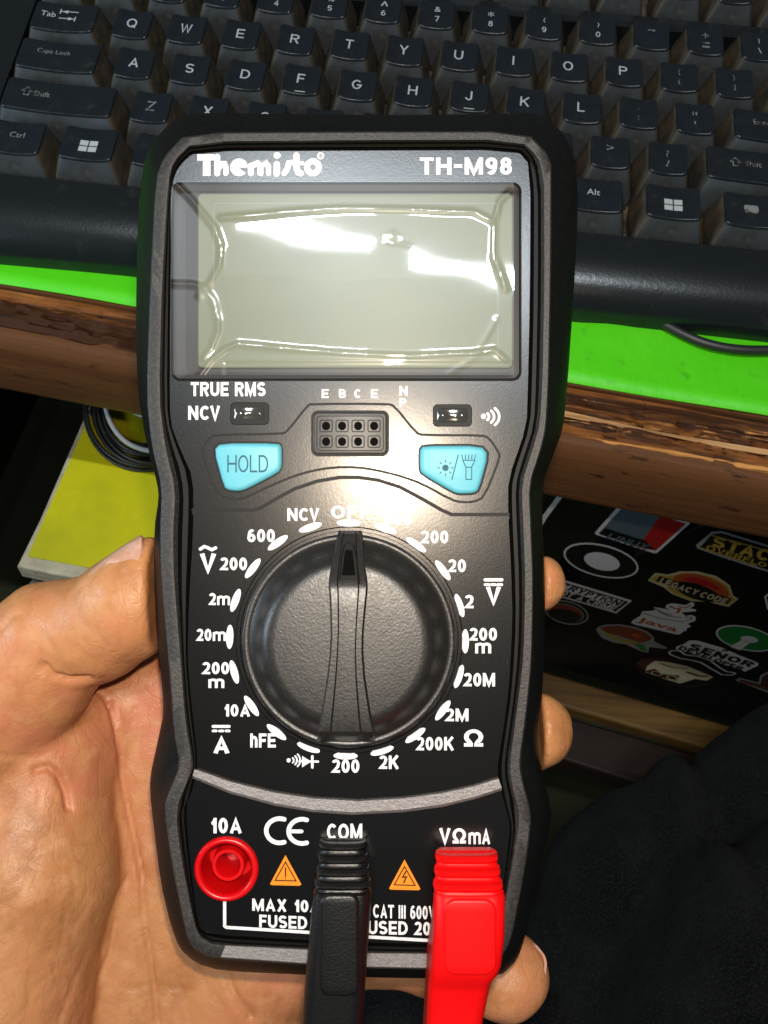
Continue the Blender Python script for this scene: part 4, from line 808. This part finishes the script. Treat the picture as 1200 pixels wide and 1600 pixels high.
# ================================================================== KEYBOARD (its own frame: key tops at z = 0, one key = 19.05 mm)
kb = thing('keyboard', 'dusty black computer keyboard with white legends behind the multimeter', 'keyboard', KB)
U = 19.05
def kbar(name, prof, x0, x1, m, nseg=60, smooth=True, sharp=40):
    rings = [[(x0 + (x1 - x0) * i / nseg, y, z) for y, z in prof] for i in range(nseg + 1)]
    v, f = loft(rings, True, True, True); return obj(name, v, f, m, kb, smooth, sharp=sharp)
def arcp(cy, cz, r, a0, a1, n=10): return [(cy + r * math.cos(math.radians(a0 + (a1 - a0) * i / n)), cz + r * math.sin(math.radians(a0 + (a1 - a0) * i / n))) for i in range(n + 1)]
front = [(-67.6, -24), (-67.6, -7.2), (-68.6, -6.2), (-73, -6.6)] + [(-76.5, -7.0), (-79.5, -7.7), (-82.5, -8.7), (-85.5, -10.1), (-88.1, -11.9), (-90.3, -14.3), (-91.7, -17.2), (-92.3, -20.5), (-92.1, -22.6), (-87, -23.5)]
kbar('front_rest', front, -66, 400, M['kbcase'])
kbar('case_side', [(-67.4, -24), (-67.4, -6.4), (75, -6.4), (75, -24)], -66, -39.2, M['kbcase'], 1)
kbar('case_bottom', [(-67.4, -25), (-67.4, -17), (130, -17), (130, -25)], -38.9, 400, M['kbwell'], 1)
kbar('case_bar', [(29.6, -17), (29.6, -6.2), (36.2, -6.2), (36.2, -17)], -39.1, 400, M['kbcase'], 1)
def krect(cx, cy, a, b, r, m):                    # rounded rectangle with subdivided long sides
    q = rrect(cx, cy, a, b, r, 3); o = []
    for i, p in enumerate(q):
        o.append(p); nx = q[(i + 1) % len(q)]
        if i % 4 == 3:
            k = m if i in (3, 11) else 5
            o += [(p[0] + (nx[0] - p[0]) * t / k, p[1] + (nx[1] - p[1]) * t / k) for t in range(1, k)]
    return o
def key_geo(w_):
    W = U * w_ - .9; D = 18.1; tw = W - 6.2; td = 13.2; dish = .9
    def ring(cx, cy, a, b, r, z):
        return [(p[0], p[1], z - (dish * (1 - min(1, abs(2 * p[0] / tw)) ** 2) if z > -2 else 0)) for p in krect(cx, cy, a, b, r, int(U * w_ / 2))]
    R_ = [ring(0, 0, W, D, 1.2, -14), ring(0, 0, W, D, 1.2, -10.2), ring(0, .95, tw + .75, td + .6, 1.5, -.85)]
    R_ += [ring(0, 1.0, tw + .60, td + .5, 1.5, -.45), ring(0, 1.0, tw + .35, td + .28, 1.5, -.16), ring(0, 1.0, tw + .05, td + .02, 1.5, -.03), ring(0, 1.0, tw - .3, td - .3, 1.5, 0)]
    n = len(R_[0]); v, f = loft(R_)
    side = len(f) - 2 * n
    # dished top as a grid clipped to the ring: concentric shrink keeps the quads clean
    base = (len(R_) - 1) * n; prev = base
    for k in (.85, .68, .5, .32, .14):
        cur = len(v)
        for p in krect(0, 1.0, tw - .3, td - .3, 1.5, int(U * w_ / 2)):
            x, y = p[0] * k, 1.0 + (p[1] - 1.0) * k; v.append((x, y, -dish * (1 - min(1, abs(2 * x / tw)) ** 2)))
        f += [(prev + j, prev + (j + 1) % n, cur + (j + 1) % n, cur + j) for j in range(n)]; prev = cur
    f.append(tuple(prev + j for j in range(n)))
    return v, f, n, tw, dish
KG = {}
def key_mesh(w_):
    if w_ in KG: return KG[w_]
    v, f, n, tw, dish = key_geo(w_)
    me = bpy.data.meshes.new('key'); me.from_pydata([(a * MM, b * MM, c * MM) for a, b, c in v], [], f); me.update()
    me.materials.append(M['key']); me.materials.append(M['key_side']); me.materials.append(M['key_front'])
    mi = []
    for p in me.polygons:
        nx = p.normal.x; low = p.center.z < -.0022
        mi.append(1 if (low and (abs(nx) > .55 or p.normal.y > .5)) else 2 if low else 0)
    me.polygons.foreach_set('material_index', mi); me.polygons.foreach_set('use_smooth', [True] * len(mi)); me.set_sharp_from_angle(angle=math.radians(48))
    KG[w_] = (me, tw, dish); return KG[w_]
def legend(k, me_items, tw, dish, worn):
    q = MB()
    for v, f in me_items: q.add([(p[0], p[1], -dish * (1 - min(1, abs(2 * p[0] / tw)) ** 2) + .07) for p in v], f)
    q.build('legend', M['legend_worn'] if worn else M['legend'], k)
def tx(s, cx, cy, h, wmax=None, off=.0):
    if all(glyph(c, .13) for c in s if c not in '' ) and all(c in 'QWERTYUIOPASDFGHJKLZXCVBNM0123456789-/.:;' for c in s): v, f, asp = sans(s, .135 if len(s) == 1 else .15)
    else: v, f, asp = text_mesh(s, off)
    w_ = h * asp; v = [p[:2] for p in v]
    if wmax: w_ = min(w_, wmax)
    return [(cx + (a - .5) * w_, cy + (b - .5) * h, 0) for a, b in v], f
def lx_(pts, w_, cl=False): v, f = ribbon(pts, w_, 0, cl); return v, f
def poly2(pts): return fill([ccw(pts)], 0)
def win_logo():
    return [poly2([(x0, y0), (x1, y0 + (x1 - x0) * .0), (x1, y1), (x0, y1)]) for x0, x1, y0, y1 in ((-2.9, -.2, .2, 2.3), (.2, 2.9, .2, 2.3), (-2.9, -.2, -2.3, -.2), (.2, 2.9, -2.3, -.2))]
def shift_arrow(cx, cy, s=1.0): return lx_([(cx + a * s, cy + b * s) for a, b in ((0, 1.9), (-1.7, .1), (-.8, .1), (-.8, -1.6), (.8, -1.6), (.8, .1), (1.7, .1))], .32, True)
keys = []
def add_key(x, row, w_, items=None, worn=False, y=None, z=0.0, tilt=0.0):
    me, tw, dish = key_mesh(w_); o = bpy.data.objects.new('key', me); COL.objects.link(o); o.parent = kb
    yy = row * U if y is None else y
    o.location = (x * MM, (yy - 1.2) * MM, (z + rng.normal(0, .12)) * MM); o.rotation_euler = (tilt + rng.normal(0, .008), rng.normal(0, .010), rng.normal(0, .006))
    if items: legend(o, items, tw, dish, worn)
    keys.append(o); return o
for i, ch in enumerate('QWERTYUIOP'): add_key(i * U, 0, 1, [tx(ch, -.4, 1.5, 4.3, 4.0)])
for i, (a, b) in enumerate((('{', '['), ('}', ']'))): add_key((10 + i) * U, 0, 1, [tx(a, 0, 3.6, 2.6), tx(b, 0, -.9, 2.6)], True)
add_key(12.5 * U, 0, 2)
for i, ch in enumerate('ASDFGHJKL'): add_key((i + .25) * U, -1, 1, [tx(ch, -.4, 1.5, 4.3, 4.0)] + ([lx_([(-1.6, -4.6), (1.6, -4.6)], .4)] if ch in 'FJ' else []))
add_key(9.25 * U, -1, 1, [tx(':', 0, 3.4, 2.0), tx(';', 0, -.8, 2.6)], True); add_key(10.25 * U, -1, 1, [tx('"', 0, 3.4, 1.6), tx("'", 0, -.8, 1.6)], True); add_key(11.9 * U, -1, 2.25, [tx('Enter', -8, 2.4, 2.4)], True)
for i, ch in enumerate('ZXCVBNM'): add_key((i + .75) * U, -2, 1, [tx(ch, -.4, 1.5, 4.3, 4.0)], ch == 'Z')
add_key(7.75 * U, -2, 1, [tx('<', 0, 3.2, 2.4), tx(',', 0, -1.2, 1.6)], True); add_key(8.75 * U, -2, 1, [tx('>', 0, 3.2, 2.4), tx('.', 0, -1.2, 1.0)], True); add_key(9.75 * U, -2, 1, [tx('?', 0, 3.2, 2.8), tx('/', 0, -1.2, 2.8)], True)
add_key(11.6 * U, -2, 2.7, [shift_arrow(-13, 2.0), tx('Shift', -7, 2.0, 2.2)], True)
add_key(-1.25 * U, 0, 1.5, [tx('Tab', -6.0, 1.8, 2.4), lx_([(-2, 3.8), (4, 3.8)], .4), poly2([(-1.6, 3.8), (.4, 4.6), (.4, 3.0)]), lx_([(-2.2, 4.8), (-2.2, 2.8)], .4), lx_([(-2.0, .4), (3.2, .4)], .4), poly2([(3.2, .4), (1.2, 1.2), (1.2, -.4)]), lx_([(3.6, 1.4), (3.6, -.6)], .4)])
add_key(-1.125 * U, -1, 1.75, [tx('Caps Lock', -2.0, 2.6, 2.5, 12)], True)
add_key(-.875 * U, -2, 2.25, [shift_arrow(-11, 2.2), tx('Shift', -6, 1.8, 2.2)], True)
add_key(-1.375 * U, -3, 1.25, [tx('Ctrl', 0, 2.2, 2.2)], True); add_key(-.125 * U, -3, 1.25, win_logo()); add_key(1.125 * U, -3, 1.25, [tx('Alt', 0, 2.2, 2.4)])
add_key(4.85 * U, -3, 6.0)
add_key(8.50 * U, -3, 1.25, [tx('Alt', -.5, 2.2, 2.4)]); add_key(9.82 * U, -3, 1.25, win_logo()); add_key(11.14 * U, -3, 1.25, [poly2(rrect(0, 1.6, 4.6, 3.2, .8)), ], True); add_key(12.5 * U, -3, 1.25)
for i, (a, b) in enumerate(zip('~!@#$%^&*()_+|', '`1234567890-=\\')):
    worn = i in (1, 2, 11, 12); add_key((i - 1.5) * U, 1, 1, [tx(a, .2, 3.9, 2.5 if a not in '~_' else .7, 2.6), tx(b, .2, -.9, 2.7 if b != '-' else .6, 2.6)], worn, z=.4)
add_key(13 * U, 1, 1.6)
for i in range(4): add_key((.5 + i) * U, 2.45, 1, None, y=2.48 * U, z=.5)
for i in range(5): add_key((5.0 + i) * U, 2.45, 1, None, y=2.48 * U, z=.5)
for i in range(5): add_key((10.1 + i) * U, 2.45, 1, None, y=2.48 * U, z=.5)
# ================================================================== PERSON: hand holding the meter, black trousers
person = thing('person', 'person in black trousers gripping the multimeter in a bare left hand', 'person', METER @ Matrix.Translation((0, -.16, -.05)))
PO = np.array([0, -160.0, -50.0])
HP = lambda a, b, z: L(a, b, z)
caps = [  # (p0, p1, r0, r1, blend)
    # palm: heel to knuckles, behind the meter
    (HP(205, 1075, -50), HP(120, 1800, -52), 12.5, 17, 8), (HP(330, 1050, -52), HP(210, 1800, -56), 14, 17, 10), (HP(450, 1100, -52), HP(285, 1800, -56), 14, 15, 10), (HP(500, 1280, -53), HP(330, 1700, -52), 13.5, 13, 10),
    (HP(120, 1800, -52), HP(60, 2300, -50), 25, 26, 16), (HP(285, 1800, -52), HP(190, 2300, -50), 22, 24, 16),
    # fingers around the back
    (HP(330, 1050, -52), HP(620, 950, -50), 10.5, 8.5, 6), (HP(620, 950, -50), HP(790, 915, -40), 8.5, 7.5, 4), (HP(790, 915, -40), HP(838, 911, -22), 7.4, 5.6, 4),
    (HP(450, 1150, -52), HP(640, 1175, -50), 10.5, 9, 6), (HP(640, 1175, -50), HP(790, 1158, -42), 9, 8.4, 4), (HP(790, 1158, -42), HP(836, 1142, -24), 8.2, 7.4, 4),
    (HP(500, 1300, -53), HP(650, 1330, -50), 10, 8.5, 6), (HP(650, 1330, -50), HP(750, 1330, -44), 8.5, 7, 4),
    (HP(404, 1512, -48), HP(560, 1474, -48), 9.2, 8.2, 5), (HP(560, 1474, -48), HP(690, 1488, -45), 8.2, 8.4, 4), (HP(690, 1488, -45), HP(790, 1525, -30), 8.6, 8.7, 4),
]
thumb = [
    (HP(-70, 1210, -30), HP(48, 1048, -25), 14, 11.6, 6), (HP(48, 1048, -25), HP(78, 1002, -24), 11.6, 10.6, 5), (HP(80, 996, -24), HP(152, 982, -20), 9.7, 8.9, 5), (HP(152, 982, -20), HP(207, 944, -16), 8.9, 9.0, 5), (HP(207, 944, -16), HP(238, 908, -15), 9.0, 8.2, 4),
]
thenar = [(HP(60, 1195, -34), HP(40, 1360, -32), 14.0, 16.0, 8), (HP(40, 1360, -32), HP(-35, 1560, -32), 16, 20, 10), (HP(-35, 1560, -32), HP(-80, 1900, -38), 20, 24, 12), (HP(70, 1180, -38), HP(150, 1120, -44), 12.5, 10.5, 8)]
def build_sdf(groups, lo, hi, h, post=None):
    ax = [np.arange(lo[i], hi[i] + h, h) for i in range(3)]
    X, Y, Z = np.meshgrid(*ax, indexing='ij'); G = None
    for prims, k in groups:
        g = None
        for a, b, ra, rb, kk in prims:
            d = sd_caps(X, Y, Z, a, b, ra, rb); g = d if g is None else smin(g, d, kk)
        G = g if G is None else smin(G, g, k)
    if post: G = post(G, X, Y, Z)
    return surface_nets(G, lo, h)
def meter_cut(G, X, Y, Z):                    # flesh is pressed flat by the meter's back and side
    k = (D0 - Z) / F; pxx, pyy = X * F / (D0 - Z) + 600, 800 - Y * F / (D0 - Z)
    back = (Z > -34.2) & (X > -41.5) & (X < 29.5) & (Y > -82) & (Y < 70)
    d = np.minimum.reduce([Z + 34.4, X + 42, 30 - X, Y + 82.5]); return np.maximum(G, d)
V, Q = build_sdf([(caps, 5.0), (thenar, 2.4), (thumb, 1.6)], (-86, -152, -82), (36, 22, 2), .62, meter_cut)
V = relax(V, Q, 3)
pxv = np.stack([V[:, 0] * F / (D0 - V[:, 2]) + 600, 800 - V[:, 1] * F / (D0 - V[:, 2])], 1)
Nn = vnormals(V, Q)
if Nn[np.argmax(V[:, 2])][2] < 0: Q = Q[:, ::-1]; Nn = -Nn
fine = []
for _ in range(70):                           # fine folds fanning over palm and ball of the thumb
    x0, y0 = rng.uniform(10, 290), rng.uniform(1080, 1600); an = rng.normal(1.35 if x0 > 150 else 2.2, .5); ln = rng.uniform(25, 80); bx = rng.normal(0, 8)
    fine.append(([(x0, y0), (x0 + ln * .5 * math.cos(an) + bx, y0 + ln * .5 * math.sin(an)), (x0 + ln * math.cos(an), y0 + ln * math.sin(an))], rng.uniform(.06, .16), 5))
for _ in range(26):                           # cross lines on the thumb
    x0 = rng.uniform(20, 215); y0 = 1010 - .42 * x0 + rng.uniform(-50, 60); an = 1.1 + rng.normal(0, .35); ln = rng.uniform(18, 45)
    fine.append(([(x0, y0), (x0 + ln * .5 * math.cos(an) + rng.normal(0, 3), y0 + ln * .5 * math.sin(an)), (x0 + ln * math.cos(an), y0 + ln * math.sin(an))], rng.uniform(.04, .10), 5))
creases = fine + [([(68, 1040), (82, 1056), (105, 1063), (140, 1062)], 1.1, 7), ([(55, 1204), (75, 1198), (92, 1212), (104, 1240), (107, 1262)], 1.0, 8), ([(0, 1180), (40, 1184), (70, 1180)], .25, 5),
    ([(172, 1100), (184, 1150), (192, 1220), (198, 1262), (206, 1300), (220, 1360), (226, 1440), (236, 1500), (246, 1600)], .75, 6), ([(200, 1255), (210, 1300), (222, 1375)], .5, 5),
    ([(128, 1600), (150, 1540), (172, 1490), (180, 1440)], .6, 6), ([(165, 1430), (190, 1390), (200, 1370)], .4, 6), ([(92, 1600), (118, 1530), (140, 1480)], .35, 6),
    ([(355, 1521), (362, 1545), (374, 1568), (392, 1588)], .9, 7), ([(146, 1075), (160, 1085), (172, 1102)], .7, 6), ([(160, 1060), (172, 1088), (184, 1130)], .35, 5), ([(60, 985), (84, 1015), (100, 1050)], .3, 9), ([(0, 985), (15, 965), (28, 960)], .3, 6),
    ([(195, 1545), (240, 1540), (300, 1548)], .2, 5), ([(300, 1600), (290, 1560), (270, 1520)], .25, 6), ([(255, 1290), (262, 1360), (285, 1450), (330, 1560)], .22, 6),
    ([(140, 950), (150, 985), (168, 1010)], .12, 6), ([(110, 930), (120, 970), (128, 1000)], .12, 6)]
for pl, dep, wd in creases:
    wd *= .72; d = seg_dist(pxv, pl); a = dep * 1.1 * np.exp(-(d / wd) ** 2) * np.clip(Nn[:, 2] * 1.6, 0, 1); V = V - Nn * a[:, None]
V = V + Nn * (.10 * np.sin(V[:, 0] * .9 + 1.3 * np.sin(V[:, 1] * .35)) * np.sin(V[:, 1] * .55 + V[:, 2] * .4))[:, None]
hand = obj('hand', [tuple(p) for p in V - PO], [tuple(int(i) for i in q) for q in Q], M['skin'], person, True)
# nails: curved plates set in the thumb tip's upper side and the little finger's outer side
def nail(cpx, cz, axis, up, ln, wd, thick=.5, curve=.22):
    c = np.array(HP(*cpx, cz)); ax = np.array(axis, float); ax /= np.linalg.norm(ax); up = np.array(up, float); up -= ax * (up @ ax); up /= np.linalg.norm(up); sd = np.cross(ax, up)
    v = []; nu, nv = 14, 12
    for lay in (0, 1):
        for j in range(nv + 1):
            for i in range(nu + 1):
                s = i / nu * 2 - 1; t = j / nv * 2 - 1
                wl = math.sqrt(max(0.05, 1 - abs(s) ** 5)); y_ = t * wd / 2 * wl
                p = c + ax * (s * ln / 2) + sd * y_ + up * ((-curve * y_ * y_ * 4 / wd - .35 * s * s) - lay * thick); v.append(tuple(p - PO))
    f = []; n = (nu + 1) * (nv + 1)
    for j in range(nv):
        for i in range(nu):
            a = j * (nu + 1) + i; f.append((a, a + 1, a + nu + 2, a + nu + 1)); f.append((n + a, n + a + nu + 1, n + a + nu + 2, n + a + 1))
    for i in range(nu):
        f.append((i, n + i, n + i + 1, i + 1)); a = nv * (nu + 1) + i; f.append((a, a + 1, n + a + 1, n + a))
    for j in range(nv):
        a = j * (nu + 1); f.append((a, a + nu + 1, n + a + nu + 1, n + a)); a += nu; f.append((a, n + a, n + a + nu + 1, a + nu + 1))
    return obj('fingernail', v, f, M['nail'], hand, True, sharp=50)
nail((177, 866), -11.2, (.83, .55, .10), (-.52, .72, .46), 12.0, 9.5)
nail((848, 1504), -30.5, (.10, .55, .83), (.96, .22, -.05), 8.5, 7.5)
# trousers: thighs and folds of black cloth below
def TP(a, b, dep): return ((a - 600) / F * dep, (800 - b) / F * dep, D0 - dep)
legs = [(TP(1480, 1150, 520), TP(1040, 1430, 470), 62, 54, 20), (TP(1040, 1430, 470), TP(700, 1900, 430), 54, 50, 20), (TP(1600, 1330, 420), TP(1250, 1560, 400), 62, 60, 20), (TP(1250, 1560, 400), TP(1080, 1900, 380), 60, 52, 20),
        (TP(520, 1700, 400), TP(640, 1650, 400), 34, 34, 14), (TP(640, 1650, 400), TP(760, 1900, 420), 34, 50, 14)]
def cloth_post(G, X, Y, Z):
    u = X * .72 - Y * .69; w_ = X * .69 + Y * .72
    return G + 5.0 * np.sin(u * .10 + 1.1 * np.sin(w_ * .035)) * np.sin(w_ * .022 + .6) + 2.2 * np.sin(u * .23 + w_ * .05 + 1.6 * np.sin(w_ * .06)) + .7 * np.sin(u * .5 + 2 * np.sin(w_ * .09))
V, Q = build_sdf([([p], 12) for p in legs], (-95, -330, -420), (330, -40, -120), 2.6, cloth_post); V = relax(V, Q, 2)
Nn = vnormals(V, Q)
if Nn[np.argmax(V[:, 2])][2] < 0: Q = Q[:, ::-1]
obj('trousers', [tuple(p) for p in V - PO], [tuple(int(i) for i in q) for q in Q], M['cloth'], person, True)
